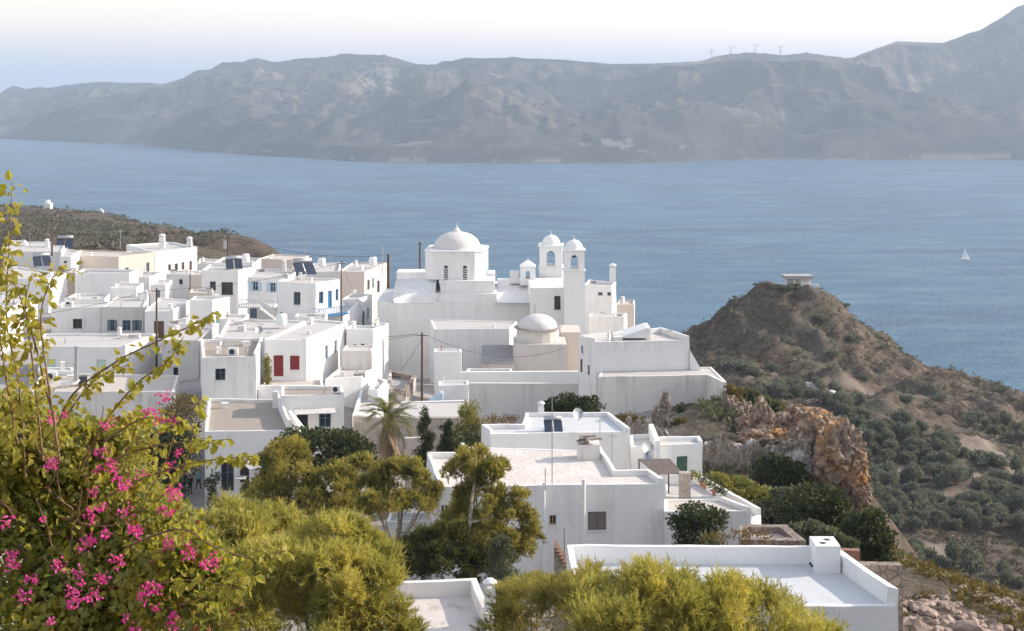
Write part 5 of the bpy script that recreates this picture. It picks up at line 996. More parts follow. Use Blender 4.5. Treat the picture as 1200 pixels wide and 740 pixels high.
# ------------------------------------------------------------------ vegetation
def shoots(blobs, n, Ls, nl, nn, wd, up=.45, sub=14, subr=.36, inner=.12, flat=.75):
    """pine shoots: each a bunch of needle triangles along a short axis; blobs are (x, y, z, rx, ry, rz)"""
    B = np.array(blobs, float); nb = []
    for b in B:
        d = unit(rng.normal(size=(sub, 3))); d[:, 2] = np.where(rng.random(sub) < .8, np.abs(d[:, 2]), -np.abs(d[:, 2])*.6)
        nb.append(np.c_[b[:3]+d*b[3:]*rng.uniform(.6, .98, (sub, 1)), b[3:].mean()*subr*rng.uniform(.6, 1.35, (sub, 1))*np.array([1, 1, flat]), np.repeat(b[None, :3], sub, 0)])
    S = np.concatenate(nb); wgt = S[:, 3]**2; k = rng.choice(len(S), n, p=wgt/wgt.sum())
    d = unit(rng.normal(size=(n, 3))); out = unit(S[k, :3]-S[k, 6:9]); d = unit(d+out*.5+np.array([0, 0, .25])); rad = rng.uniform(.45, 1.0, (n, 1)); ins = rng.random((n, 1)) < inner; rad = np.where(ins, rad*.4, rad)
    P = S[k, :3]+d*S[k, 3:6]*rad; ax = unit(d*.8+np.array([0, 0, up])+rng.normal(size=(n, 3))*.35); Lk = Ls*rng.uniform(.6, 1.25, (n, 1))
    t = rng.random((n, nn, 1)); rd = rng.normal(size=(n, nn, 3)); dr = ax[:, None]*1.0+unit(rd.reshape(-1, 3)).reshape(n, nn, 3)*.75; dr /= np.linalg.norm(dr, axis=2, keepdims=True)
    b0 = P[:, None]+ax[:, None]*Lk[:, None]*t; sd_ = np.cross(dr, rng.normal(size=(n, nn, 3))); sd_ /= np.linalg.norm(sd_, axis=2, keepdims=True)+1e-9; nlk = nl*rng.uniform(.7, 1.3, (n, nn, 1))
    V = np.stack([b0-sd_*wd/2, b0+sd_*wd/2, b0+dr*nlk], 2).reshape(-1, 3); return V, np.arange(len(V)).reshape(-1, 3)
def pxb(px, py, Y, rx, ry, dep=1.0):          # crown lump: where it shows in the photo, its distance, half width and height in photo pixels
    p = at(px, py, Y); return (p.x, p.y, p.z, rx*Y/F, rx*Y/F*dep, ry*Y/F)
def limb(mb, a, b, r0, r1, wig=.08, n=6):
    a, b = Vector(a), Vector(b); Ld = (b-a).length; pts = []
    for i in range(n+1):
        t = i/n; q = a+(b-a)*t; q.z += math.sin(t*math.pi)*Ld*-.06; pts.append(q+Vector([random.uniform(-1, 1)*wig*Ld*.3*math.sin(t*math.pi) for _ in range(3)]))
    mb.tube(pts, [r0+(r1-r0)*i/n for i in range(n+1)], 7); return pts
def tree(name, label, cat, basepx, Y, blobs, V, Fc, mat, r0=.14, bark='bark_brown', fork=.45, top=None, group=None, twigs=0):
    bl = np.array(blobs); x = xy(basepx, Y); z = gnd(x, Y); root = thing(name, label, cat, (x, Y, z-.05), group)
    ctr = bl[:, :3].mean(0) if top is None else np.array(top); a = Vector((x, Y, z-.2)); f = a+(Vector(ctr)-a)*fork; mb = MB(); limb(mb, a, f, r0, r0*.72)
    for b in bl:
        e = Vector(b[:3])-Vector((0, 0, b[5]*.35)); pts = limb(mb, f, e, r0*.6, r0*.16)
        for _ in range(twigs):
            d = Vector(unit(rng.normal(size=(1, 3)))[0]); limb(mb, pts[random.randint(3, 6)], Vector(b[:3])+Vector((d.x*b[3], d.y*b[4], abs(d.z)*b[5]*.8))*.85, r0*.14, r0*.05, .15, 4)
    mb.build('trunk', bark, root, True); npmesh('crown', V, Fc, mat, root); return root
# foreground pines
bl = [pxb(262, 642, 33, 48, 36), pxb(318, 646, 34, 38, 34), pxb(230, 668, 32, 40, 42), pxb(250, 735, 31, 60, 46), pxb(300, 696, 31, 50, 38), pxb(288, 624, 33.5, 26, 18)]
V, Fc = shoots(bl, 5200, .32, .15, 18, .021, sub=12, subr=.36, inner=.05); tree('pine_tree', 'golden green pine crown in the foreground behind the bougainvillea', 'pine tree', 255, 33, bl, V, Fc, 'needles_gold', .16)
bl = [pxb(388, 648, 30, 38, 36), pxb(352, 678, 29, 50, 44), pxb(418, 706, 29, 48, 48), pxb(350, 742, 28.5, 72, 36), pxb(452, 735, 29, 28, 36), pxb(428, 672, 30, 34, 32)]
V, Fc = shoots(bl, 6200, .30, .145, 18, .020, sub=12, subr=.36, inner=.05); tree('pine_tree', 'large golden green pine crown at the bottom edge, left of the weathered roof', 'pine tree', 400, 29.5, bl, V, Fc, 'needles_gold', .18)
bl = [pxb(765, 738, 28, 66, 50), pxb(830, 724, 29, 52, 44), pxb(885, 748, 28.5, 66, 38), pxb(705, 755, 27.5, 40, 40), pxb(798, 704, 29, 34, 28), pxb(745, 706, 28.5, 32, 30), pxb(695, 722, 28.5, 24, 28), pxb(862, 716, 29, 26, 22), pxb(930, 758, 28, 40, 28), pxb(788, 756, 28, 44, 36)]
V, Fc = shoots(bl, 5600, .36, .14, 18, .019, sub=11, subr=.36, up=.9, inner=.05); tree('pine_tree', 'golden green pine crown at the bottom edge before the large clean roof', 'pine tree', 810, 28.5, bl, V, Fc, 'needles_gold', .17)
bl = [pxb(622, 715, 40, 36, 30), pxb(655, 730, 39, 40, 40), pxb(690, 705, 39, 34, 28), pxb(600, 740, 40, 28, 24)]
V, Fc = shoots(bl, 1600, .34, .16, 20, .018, sub=14); tree('pine_tree', 'smaller grey green pine between the weathered roof and the bottom pine', 'pine tree', 645, 39.5, bl, V, Fc, 'needles_mid', .13)
# middle pines in front of the houses
bl = [pxb(372, 528, 106, 50, 24), pxb(335, 540, 106, 26, 20), pxb(415, 535, 106, 24, 20)]
V, Fc = leafcloud(bl, 9000, .30, .17, .4, .7, 34, .3); tree('round_tree', 'dark green dense round tree behind the golden pine, in front of the cream awning', 'tree', 370, 106, bl, V, Fc, 'leaf_dark', .2)
bl = [pxb(345, 556, 97, 42, 30), pxb(310, 582, 96, 26, 26), pxb(385, 585, 95, 38, 30), pxb(350, 600, 95, 40, 30), pxb(418, 560, 97, 26, 22), pxb(405, 600, 95, 26, 24)]
V, Fc = shoots(bl, 9500, .30, .2, 14, .05, sub=22, subr=.33, up=.7, inner=.08, flat=1.0); tree('pine_tree', 'broad golden pine with lumpy crown in front of the tan roofed house', 'pine tree', 360, 96, bl, V, Fc, 'needles_mid', .22)
bl = [pxb(470, 570, 90, 36, 20), pxb(500, 578, 90, 16, 12), pxb(450, 595, 89, 28, 18), pxb(485, 598, 89, 24, 15), pxb(478, 553, 91, 22, 11), pxb(436, 572, 90, 16, 14)]
V, Fc = shoots(bl, 5200, .28, .18, 14, .045, sub=11, subr=.40, up=.7, inner=.06, flat=.95); tree('pine_tree', 'pine with bare pale branches below its flat crown, left of the screed roof house', 'pine tree', 455, 89, bl, V, Fc, 'needles_mid', .2, 'bark_grey', .5, twigs=3)
bl = [pxb(558, 549, 78, 33, 15), pxb(540, 555, 78, 17, 10), pxb(578, 552, 78, 16, 11)]
b2 = [pxb(560, 592, 78, 34, 20), pxb(600, 622, 77, 34, 24), pxb(545, 620, 78, 32, 26), pxb(618, 640, 77, 18, 16), pxb(575, 640, 77, 36, 24), pxb(609, 582, 78, 12, 6), pxb(520, 640, 77, 28, 24)]
V, Fc = shoots(bl+b2, 9800, .26, .17, 14, .04, sub=16, subr=.36, up=.7, inner=.08, flat=.95); tree('pine_tree', 'umbrella pine with a pale trunk rising through it before the screed roof house', 'pine tree', 545, 78, bl+b2, V, Fc, 'needles_mid', .2, 'bark_grey', .55, twigs=2)
mb = MB(); a = at(545, 645, 76.6); limb(mb, a, at(551, 610, 76.5), .14, .11); limb(mb, at(551, 610, 76.5), at(557, 556, 77.5), .11, .06); limb(mb, at(550, 612, 76.5), at(578, 604, 76.8), .09, .04); limb(mb, at(572, 606, 76.8), at(590, 612, 76.6), .05, .02); limb(mb, at(556, 575, 77.2), at(583, 560, 77.6), .05, .02)
um = next(o for o in bpy.data.objects if o.get('label', '').startswith('umbrella pine')); mb.build('bare_limb', 'bark_grey', um, True)
bl = [pxb(490, 650, 76, 30, 28), pxb(470, 665, 76, 20, 20), pxb(520, 668, 75.5, 34, 22), pxb(560, 668, 75, 24, 18)]
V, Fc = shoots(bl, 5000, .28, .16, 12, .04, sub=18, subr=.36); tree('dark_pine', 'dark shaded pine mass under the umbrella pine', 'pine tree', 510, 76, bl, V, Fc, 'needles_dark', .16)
bl = [pxb(588, 655, 71, 17, 16), pxb(590, 680, 70.5, 19, 18), pxb(587, 638, 71, 11, 9)]
V, Fc = leafcloud(bl, 4200, .15, .05, .8, .5, 20, .4); tree('cypress_tree', 'grey green cypress shrub right of the weathered roof', 'cypress', 589, 71, bl, V, Fc, 'leaf_greygreen', .12)
bl = [pxb(600, 700, 60, 22, 12), pxb(630, 692, 62, 26, 12), pxb(655, 700, 60, 18, 12)]
V, Fc = shoots(bl, 900, .28, .16, 12, .03, sub=14); tree('pine_shrub', 'yellowish pine shrub under the tall white wall of the screed roof house', 'shrub', 630, 61, bl, V, Fc, 'needles_mid', .1)
# palm
r = thing('palm_tree', 'ragged palm tree with a skirt of dry fronds', 'palm', (xy(453, 112), 112, gnd(xy(453, 112), 112)-.05)); top = at(455, 487, 112); mb = MB(); b0 = Vector((xy(453, 112), 112, r.location.z))
mb.tube([b0+(top-b0)*t for t in np.linspace(0, 1, 8)], [.5, .48, .46, .45, .45, .45, .45, .3], 12); mb.build('trunk', 'frond_dry', r)
def frond(V, Fl, base, yaw, el, Lf, droop, wd=.55):
    d = Vector((math.cos(yaw), math.sin(yaw), 0)); p = Vector(base); e = el
    sd_ = Vector((-d.y, d.x, 0)); n = 15
    for i in range(n):
        q = p+(d*math.cos(e)+Vector((0, 0, math.sin(e))))*Lf/n; w = wd*math.sin(math.pi*min(1, (i+1.2)/(n+.8)))**.6
        for s in (-1, 1):
            for j in range(2):
                a = p+(q-p)*(j/2); tip = a+sd_*s*w*.8+(q-p).normalized()*w*.75-Vector((0, 0, w*.25)); b = a+(q-p)*.4; k = len(V); V += [a, b, tip]; Fl.append((k, k+1, k+2))
        k = len(V); V += [p-sd_*.03, p+sd_*.03, q]; Fl.append((k, k+1, k+2)); p = q; e -= droop/n
V = []; Fl = []
for i in range(46): frond(V, Fl, top+Vector((random.uniform(-.15, .15), random.uniform(-.15, .15), random.uniform(-.6, .2))), i*2.4+random.uniform(-.3, .3), random.uniform(-.25, 1.25), random.uniform(2.2, 3.3), random.uniform(1.0, 2.0))
npmesh('fronds', np.array([tuple(v) for v in V]), np.array(Fl), 'palm_green', r)
V = []; Fl = []
for i in range(90): frond(V, Fl, top+Vector((random.uniform(-.4, .4), random.uniform(-.4, .4), random.uniform(-2.6, -.7))), random.uniform(0, 6.3), random.uniform(-1.25, -.6), random.uniform(1.0, 2.0), .5, .3)
npmesh('dry_skirt', np.array([tuple(v) for v in V]), np.array(Fl), 'frond_dry', r)
# dark conifers and shrubs round the palm and under the church yard
for lab, px, Y, y0, y1, w, mt in (('tall narrow dark conifer right of the palm', 498, 111, 484, 548, 11, 'leaf_dark'), ('second narrow dark conifer, shorter, right of the palm', 524, 110, 496, 535, 11, 'leaf_dark')):
    bl = [pxb(px+random.uniform(-2, 2), y0+(y1-y0)*t, Y, w*(.35+.75*t), (y1-y0)*.14) for t in np.linspace(.06, .92, 7)]
    V, Fc = leafcloud(bl, 3200, .22, .07, .9, .5, 10, .45); tree('conifer_tree', lab, 'conifer', px, Y, bl, V, Fc, mt, .12, fork=.7)
def shrub(label, cat, lumps, Y, mat, n=2200, ln=.24, wd=.13, name='shrub', group=None, sub=16):
    bl = [pxb(a, b, Y, c, d) for a, b, c, d in lumps]
    for q in list(bl):
        gq = gnd(q[0], q[1]); gap = q[2]-q[5]*.6-gq
        if gap > .25: bl.append((q[0], q[1], gq+gap*.45, q[3]*.85, q[4]*.85, gap*.62+.1)); n = int(n*(1+.35*min(1.5, gap/q[5])/len(lumps)))
    V, Fc = leafcloud(bl, n, ln, wd, .35, .55, sub, .36); return tree(name, label, cat, lumps[0][0], Y, bl, V, Fc, mat, .07, fork=.3, group=group)
shrub('light green airy shrub against the grey retaining wall', 'shrub', [(550, 493, 16, 20), (540, 510, 12, 12), (563, 505, 14, 14)], 116, 'leaf_lightgreen', 2600, .26, .11)
shrub('low dark shrub between the narrow conifers and the clean roof', 'shrub', [(545, 525, 20, 12), (560, 518, 14, 10)], 111, 'leaf_dark', 1800)
shrub('dry reddish shrub under the grey retaining wall', 'shrub', [(595, 494, 14, 6), (577, 492, 10, 6)], 125, 'scrub_rust', 900, .22, .09)
shrub('dark green fig bush behind the clean upper roof', 'bush', [(665, 476, 20, 10), (690, 474, 16, 9), (645, 480, 10, 7)], 126, 'leaf_dark', 2600, .34, .24)
shrub('low yellow bush below the tall retaining terrace', 'bush', [(735, 491, 14, 6), (720, 493, 8, 5), (748, 493, 8, 5)], 124, 'scrub_gold', 1300, .2, .09)
shrub('small yellow bush right of the ruined pillar', 'bush', [(797, 499, 9, 8), (790, 504, 7, 6)], 122, 'scrub_gold', 1000, .2, .1)
shrub('thin dark shrub against the retaining terrace wall', 'bush', [(797, 481, 6, 8), (789, 492, 4, 7)], 127, 'leaf_dark', 500, .2, .1)
shrub('dark bush at the right foot of the tall retaining terrace', 'bush', [(830, 490, 8, 9), (842, 500, 12, 8), (815, 502, 10, 6)], 126, 'leaf_dark', 1200)
shrub('dense round dark bush in front of the cream roofed outbuilding', 'bush', [(818, 606, 28, 14), (806, 616, 22, 14), (836, 614, 16, 14)], 84, 'leaf_dark', 4200, .2, .12)
shrub('rusty red shrub behind the large clean roof', 'shrub', [(870, 628, 18, 6), (895, 629, 12, 5), (848, 629, 10, 5)], 74, 'scrub_rust', 1000, .16, .07)
shrub('golden tuft of shrub behind the large clean roof parapet', 'shrub', [(838, 630, 12, 5), (825, 632, 8, 4)], 73, 'scrub_gold', 600, .15, .06)
# climber covered slope below the outcrop
for lab, lum, Y, mt, n in (('dark leafy shrub hugging the foot of the plastered ruin wall', [(915, 548, 24, 16), (905, 562, 30, 14), (930, 565, 20, 18)], 107, 'leaf_dark', 3600),
        ('light leafed creeper bank right of the terrace wall', [(870, 578, 30, 14), (845, 566, 18, 10), (895, 590, 26, 14)], 103, 'leaf_lightgreen', 3800),
        ('grey green bush between the terrace and the dark bushes', [(905, 602, 24, 14), (925, 585, 22, 12)], 100, 'leaf_greygreen', 2800),
        ('large dark bush in the middle of the slope below the outcrop', [(955, 590, 34, 20), (975, 605, 30, 22), (940, 610, 26, 16)], 97, 'leaf_dark', 5200),
        ('dark rounded tree at the right end of the slope below the outcrop', [(1012, 622, 28, 24), (1028, 640, 22, 18), (998, 640, 24, 16)], 88, 'leaf_dark', 4800),
        ('small light shrub above the red brick wall', [(975, 632, 16, 10), (992, 640, 12, 8)], 82, 'leaf_greygreen', 1500),
        ('ragged bush right behind the ruined enclosure', [(940, 625, 16, 8), (955, 622, 14, 8)], 84, 'leaf_greygreen', 1300)):
    shrub(lab, 'bush', lum, Y, mt, n, .27, .16, 'slope_bush')
# hedge on the left of the lane
shrub('brownish flowering hedge in the shade left of the tan roofed house', 'hedge', [(212, 480, 24, 18), (195, 498, 16, 18), (222, 500, 16, 20)], 124, 'scrub_gold', 3000, .22, .11)
shrub('dark tree crown over the lane behind the bougainvillea', 'tree', [(204, 520, 22, 22), (190, 515, 18, 22), (168, 540, 20, 20)], 118, 'leaf_dark', 4200, .26, .15)
shrub('dark climbing plant beside the glazed shop door', 'shrub', [(252, 562, 6, 12), (246, 568, 6, 8)], 116.8, 'leaf_dark', 600, .18, .1)
shrub('green climbing plant beside the red door', 'climber', [(312, 425, 4, 8), (314, 434, 4, 7)], 136.5, 'leaf_lightgreen', 500, .2, .12)
# prickly pears on top of the outcrop
for px, py, Y, rr in ((868, 463, 131, 9), (880, 468, 131, 10), (893, 474, 130, 10), (905, 480, 130, 11), (918, 484, 129, 9)):
    shrub('grey green prickly pear cactus growing on top of the rock outcrop', 'cactus', [(px, py, rr, 7)], Y, 'leaf_greygreen', 230, .55, .4, 'prickly_pear', 'prickly pears on the outcrop', 8)
shrub('golden dry shrub at the corner of the retaining terrace above the rubble', 'bush', [(860, 462, 10, 9), (866, 474, 10, 8), (856, 455, 6, 5)], 130, 'scrub_gold', 1300, .2, .1)
shrub('golden dry bush on the shoulder of the rock outcrop', 'bush', [(925, 482, 14, 7), (940, 488, 12, 6)], 124, 'scrub_gold', 1300, .2, .1)

# ------------------------------------------------------------------ rock outcrop and ruins
m, nt, p, o = _nt('cliff_rock')
n1 = noi(nt, pos(nt), .35, 9, .68); n2 = noi(nt, pos(nt, (1, 1, 1.5)), 1.5, 8, .7); n3 = noi(nt, pos(nt), .8, 6, .6)
c = ramp(nt, n2, [(.30, (.07, .05, .04)), (.44, (.20, .145, .11)), (.57, (.36, .275, .21)), (.72, (.58, .50, .43))])
c = mix(nt, rampv(nt, n1, .50, .62), c, ramp(nt, n2, [(.35, (.20, .085, .035)), (.62, (.50, .28, .12))]))
c = mix(nt, rampv(nt, n3, .66, .76), c, (.10, .08, .07))
L(nt, c, p.inputs['Base Color']); p.inputs['Roughness'].default_value = 1; L(nt, bump(nt, mix(nt, .5, n2, n1), 1.0, .5), p.inputs['Normal']); MATS['cliff_rock'] = m
ROCKS = [(985, 540, 108, 26, 38), (1000, 560, 107, 14, 26), (962, 530, 112, 24, 36), (955, 500, 118, 26, 18), (935, 492, 120, 18, 14), (975, 512, 114, 18, 22), (893, 497, 117, 12, 24), (915, 503, 118, 16, 16), (940, 525, 114, 18, 22), (870, 495, 124, 14, 20), (900, 520, 116, 30, 18), (1010, 578, 106, 9, 14), (856, 488, 126, 12, 20), (880, 508, 121, 18, 18), (918, 514, 118, 20, 18), (985, 585, 108, 26, 22), (955, 570, 111, 24, 20)]
mb = MB()
for i, (px, py, Y, rx, ry) in enumerate(ROCKS): blob_rock(mb, at(px, py, Y), (rx*Y/F, rx*Y/F*1.1, ry*Y/F), i+1, 5, .5, 1, .22)
oc_ = solo(mb, 'rock_outcrop', 'cliff_rock', 'craggy orange and grey rock outcrop falling off to the right', 'rock')
def ruin(label, pts, Y0, Y1, zbase, thick, mat, name='ruined_wall', cat='ruin', seed=1):        # ragged top edge given as photo pixels
    mb = MB(); n = 64; xs_ = np.linspace(pts[0][0], pts[-1][0], n); ys_ = np.interp(xs_, [q[0] for q in pts], [q[1] for q in pts]); top = []; bot = []
    for i, (a, b) in enumerate(zip(xs_, ys_)):
        Y = Y0+(Y1-Y0)*i/(n-1); q = at(a, b, Y); q.z += .55*(noise.noise(Vector((i*.16, seed, 0)))+.35*noise.noise(Vector((i*.6, seed, 4)))); q.y += .3*noise.noise(Vector((i*.1, seed, 9))); top.append(q); bot.append(Vector((q.x, q.y, HC+zbase)))
    R_ = 14; vs = []; fs = []
    for back in (0, 1):
        for i in range(n):
            for j in range(R_+1):
                q = bot[i]+(top[i]-bot[i])*(j/R_); w = noise.noise_vector(q*2.6+Vector((0, back*9, seed)))*.16+noise.noise_vector(q*.8+Vector((0, back*5, seed)))*.2; vs.append(q+w+Vector((0, thick*back, -.15*back*(j == R_))))
    S_ = n*(R_+1)
    for i in range(n-1):
        for j in range(R_): a = i*(R_+1)+j; fs += [(a, a+R_+1, a+R_+2, a+1), (S_+a+1, S_+a+R_+2, S_+a+R_+1, S_+a)]
        a = i*(R_+1)+R_; fs.append((a, a+R_+1, S_+a+R_+1, S_+a))
    for i in (0, n-1):
        for j in range(R_): a = i*(R_+1)+j; fs.append((a, a+1, S_+a+1, S_+a))
    mb.add(vs, fs); return solo(mb, name, mat, label, cat)
ruin('ruined stone wall with patches of white plaster below the outcrop', [(824, 520), (850, 519), (870, 523), (885, 518), (905, 523), (918, 520), (930, 515), (952, 516)], 112, 110, -33.5, .8, 'rubble_plastered', seed=3)
ruin('brown rubble wall just right of the green door annex', [(822, 530), (835, 516), (850, 512), (866, 524), (880, 530)], 109.5, 109, -33, .8, 'rubble_stone', seed=5)
ruin('stepped rubble wall running down from the corner of the retaining terrace', [(847, 455), (852, 464), (862, 476), (874, 488), (884, 500)], 131, 124, -34.5, .9, 'rubble_plastered', seed=8)
ruin('jagged free standing stone pillar of a ruin before the retaining terrace', [(763, 498), (766, 480), (772, 474), (776, 461), (783, 460), (785, 470), (786, 500)], 123, 122.5, -34, 1.0, 'rubble_plastered', 'ruined_pillar', seed=12)
ruin('low tumbled rubble wall under the retaining terrace, right part', [(786, 504), (800, 500), (815, 497), (830, 499), (846, 494), (862, 500)], 121, 121, -34, 1.2, 'rubble_stone', seed=15)
ruin('low brown rubble bank between the clean roof and the ruined pillar', [(736, 496), (748, 494), (760, 495), (772, 503), (785, 512)], 117, 112, -33, 1.5, 'rubble_stone', seed=18)
# loose stones on the near slope at the right
protos = []
for s in range(5):
    mb = MB(); blob_rock(mb, (0, 0, 0), (1, .8, .65), 40+s, 2, .75); o_ = mb.build('stone', 'cliff_rubble' if 'cliff_rubble' in MATS else 'stone_pale', None); protos.append(o_.data); COL.objects.unlink(o_); bpy.data.objects.remove(o_)
simple('stone_loose', (.30, .22, .18), .95, var=.45, scale=.7, bmp=1.0)
for me_ in protos: me_.materials.clear(); me_.materials.append(MATS['stone_loose'])
k = 0; tries = 0
while k < 296 and tries < 9000:
    tries += 1; Y = random.uniform(66, 92); px = random.uniform(1055, 1215); x = xy(px, Y); z = gnd(x, Y); py = HY+(HC-z)*F/Y
    if py > 748 or py < 640+(px-1060)*.32+10 or (vnoise(np.array([x*.25]), np.array([Y*.25]))[0] < .42): continue
    o_ = bpy.data.objects.new('stone', random.choice(protos)); COL.objects.link(o_); s = min(.6, random.lognormvariate(-1.75, .5))*random.uniform(.8, 1.3); o_.scale = (s, s*random.uniform(.7, 1.2), s*random.uniform(.6, 1)); o_.location = (x, Y, z+s*.25); o_.rotation_euler = (random.uniform(-.3, .3), random.uniform(-.3, .3), random.uniform(0, 6.3))
    tag(o_, 'pale loose stone among the rubble on the slope at the lower right', 'stone', 'loose stones on the lower right slope'); k += 1

# ------------------------------------------------------------------ ground cover (uncountable) and the olive grove
def scatter(name, cond, N_, box, size, mat, n_leaf, kindname='stuff', squash=.7, ln=.45, wd=.35):
    x = rng.uniform(box[0], box[1], N_); y = rng.uniform(box[2], box[3], N_); z = ground(x, y); ok = cond(x, y, z); x, y, z = x[ok], y[ok], z[ok]; s = size*rng.lognormal(0, .4, len(x))
    d = unit(rng.normal(size=(len(x), n_leaf, 3)).reshape(-1, 3)).reshape(len(x), n_leaf, 3); d[:, :, 2] = np.abs(d[:, :, 2])*squash; P = np.stack([x, y, z], 1)[:, None]+d*s[:, None, None]*rng.uniform(.3, 1, (len(x), n_leaf, 1))
    P = P.reshape(-1, 3); D = unit(d.reshape(-1, 3)+rng.normal(size=P.shape)*.5+np.array([0, 0, .4])); S3 = np.repeat(s, n_leaf); T_ = unit(np.cross(D, rng.normal(size=P.shape))); V = np.stack([P-T_*(S3*wd*.5)[:, None], P+T_*(S3*wd*.5)[:, None], P+D*(S3*ln*1.6)[:, None]], 1).reshape(-1, 3)
    o = npmesh(name, V, np.arange(len(V)).reshape(-1, 3), mat); tag(o, kind='stuff'); return o
def onphoto(x, y, z): return HX+x*F/y, HY+(HC-z)*F/y
def c_knoll(x, y, z):
    px, py = onphoto(x, y, z); n = fbm(x/14, y/14, 4); return (z > 60) & (px > 730) & (px < 1260) & (py < 720) & (n > .40) & (trackmask(x, y) < .3)
scatter('knoll_scrub', c_knoll, 38000, (35, 190, 215, 460), .46, 'scrub', 11)
def c_head(x, y, z):
    px, py = onphoto(x, y, z); n = fbm(x/26, y/26, 4); return (z > 40) & (px < 330) & (px > -80) & (n > .40)
scatter('headland_scrub', c_head, 26000, (-460, -85, 330, 930), .95, 'scrub', 9)
def c_near(x, y, z): px, py = onphoto(x, y, z); return (px > 1020) & (px < 1300) & (y > 60) & ((fbm(x/5, y/5, 3) > .42) & (py < 640+(px-1060)*.32+28) | (fbm(x/3+4, y/3, 3) > .60))
scatter('slope_grass', c_near, 7500, (18, 62, 60, 118), .34, 'scrub_gold', 20, ln=.32, wd=.3)
def c_out(x, y, z): px, py = onphoto(x, y, z); return (px > 820) & (px < 1060) & (py > 440) & (fbm(x/4, y/4, 3) > .45) & (x > 14)
scatter('bank_herbs', c_out, 3000, (14, 34, 78, 134), .40, 'leaf_greygreen', 16, ln=.4, wd=.3)
def c_mid(x, y, z): return (fbm(x/6, y/6, 3) > .42)
scatter('garden_undergrowth', c_mid, 5000, (-30, 12, 38, 74), .5, 'leaf_dark', 16, ln=.8, wd=.25)
# olive grove: six crowns, shared by every copy
om = []
for s in range(6):
    bl = [(random.uniform(-.45, .45), random.uniform(-.45, .45), .62+random.uniform(-.12, .16), random.uniform(.45, .62), random.uniform(.45, .62), random.uniform(.32, .45)) for _ in range(4)]
    V, Fc = leafcloud(bl, 1700, .15, .085, .3, .6, 12, .36); mb = MB(); mb.tube([(0, 0, -.1), (.03, .02, .25), (0, .05, .6)], [.09, .07, .05], 6)
    for b in bl: mb.tube([(0, .02, .25), b[:3]], [.05, .02], 5)
    nv = len(V); me_ = bpy.data.meshes.new('olive_tree'); me_.from_pydata([tuple(q) for q in V]+mb.v, [], [tuple(f) for f in Fc]+[tuple(i+nv for i in f) for f in mb.f]); me_.materials.append(MATS['leaf_olive']); me_.materials.append(MATS['bark_brown'])
    me_.polygons.foreach_set('material_index', [0]*len(Fc)+[1]*len(mb.f)); me_.update(); om.append(me_)
k = 0; tries = 0; taken = []
while k < 290 and tries < 40000:
    tries += 1; y = random.uniform(245, 378); x = random.uniform(48, 150); z = gnd(x, y); px, py = onphoto(x, y, z)
    if px > 1225 or px < 880 or py > 720 or py < 462 or trackmask(np.array([x]), np.array([y]))[0] > .25: continue
    if fbm(np.array([x/22.+4]), np.array([y/22.]), 3)[0] < (.36 if px < 1130 else .47) or (py < 500 and px > 1010): continue
    s = random.uniform(1.5, 3.2)
    if any((x-a)**2+(y-b)**2 < (.62*(s+c))**2 for a, b, c in taken): continue
    taken.append((x, y, s)); o_ = bpy.data.objects.new('olive_tree', random.choice(om)); COL.objects.link(o_); o_.location = (x, y, z-.1); o_.scale = (s, s, s*random.uniform(1.05, 1.5)); o_.rotation_euler = (0, 0, random.uniform(0, 6.28))
    tag(o_, 'grey green olive tree in the grove on the valley slope', 'olive tree', 'olive trees on the valley slope'); k += 1
# bigger bushes on the knoll and along the track
for i, (px, py, s) in enumerate([(1000, 402, 3.0), (957, 378, 2.6), (865, 432, 3.6), (880, 438, 3.2), (848, 425, 2.4), (975, 420, 2.2), (920, 400, 2.4), (990, 360, 1.6), (925, 457, 3.0), (940, 452, 2.6), (820, 378, 2.2), (905, 432, 2.0), (1095, 425, 2.2), (1172, 458, 2.2), (928, 338, 2.0), (915, 340, 1.6), (1150, 540, 3.4), (1165, 546, 3.4), (1135, 536, 2.6), (1180, 520, 2.8), (770, 388, 2.2), (780, 386, 1.8), (1010, 445, 1.8), (1060, 470, 2.0), (1100, 470, 2.2), (1140, 490, 2.4)]):
    lo, hi = 240., 445.                                   # walk along the sight line until it meets the ground
    ts = np.arange(lo, hi, 1.0); zr = HC-(py-HY)/F*ts; zg = ground(xy(px, ts), ts); hit = np.nonzero(zg >= zr)[0]
    if not len(hit): continue
    Y = ts[hit[0]]; o_ = bpy.data.objects.new('bush', om[i % 6]); COL.objects.link(o_); o_.location = (xy(px, Y), Y, zg[hit[0]]-.5*s); o_.scale = (s*1.25, s*1.25, s*.95); o_.rotation_euler = (0, 0, i*1.7); tag(o_, 'dark low bush growing wild on the brown knoll or beside its track', 'bush', 'wild bushes on the knoll')

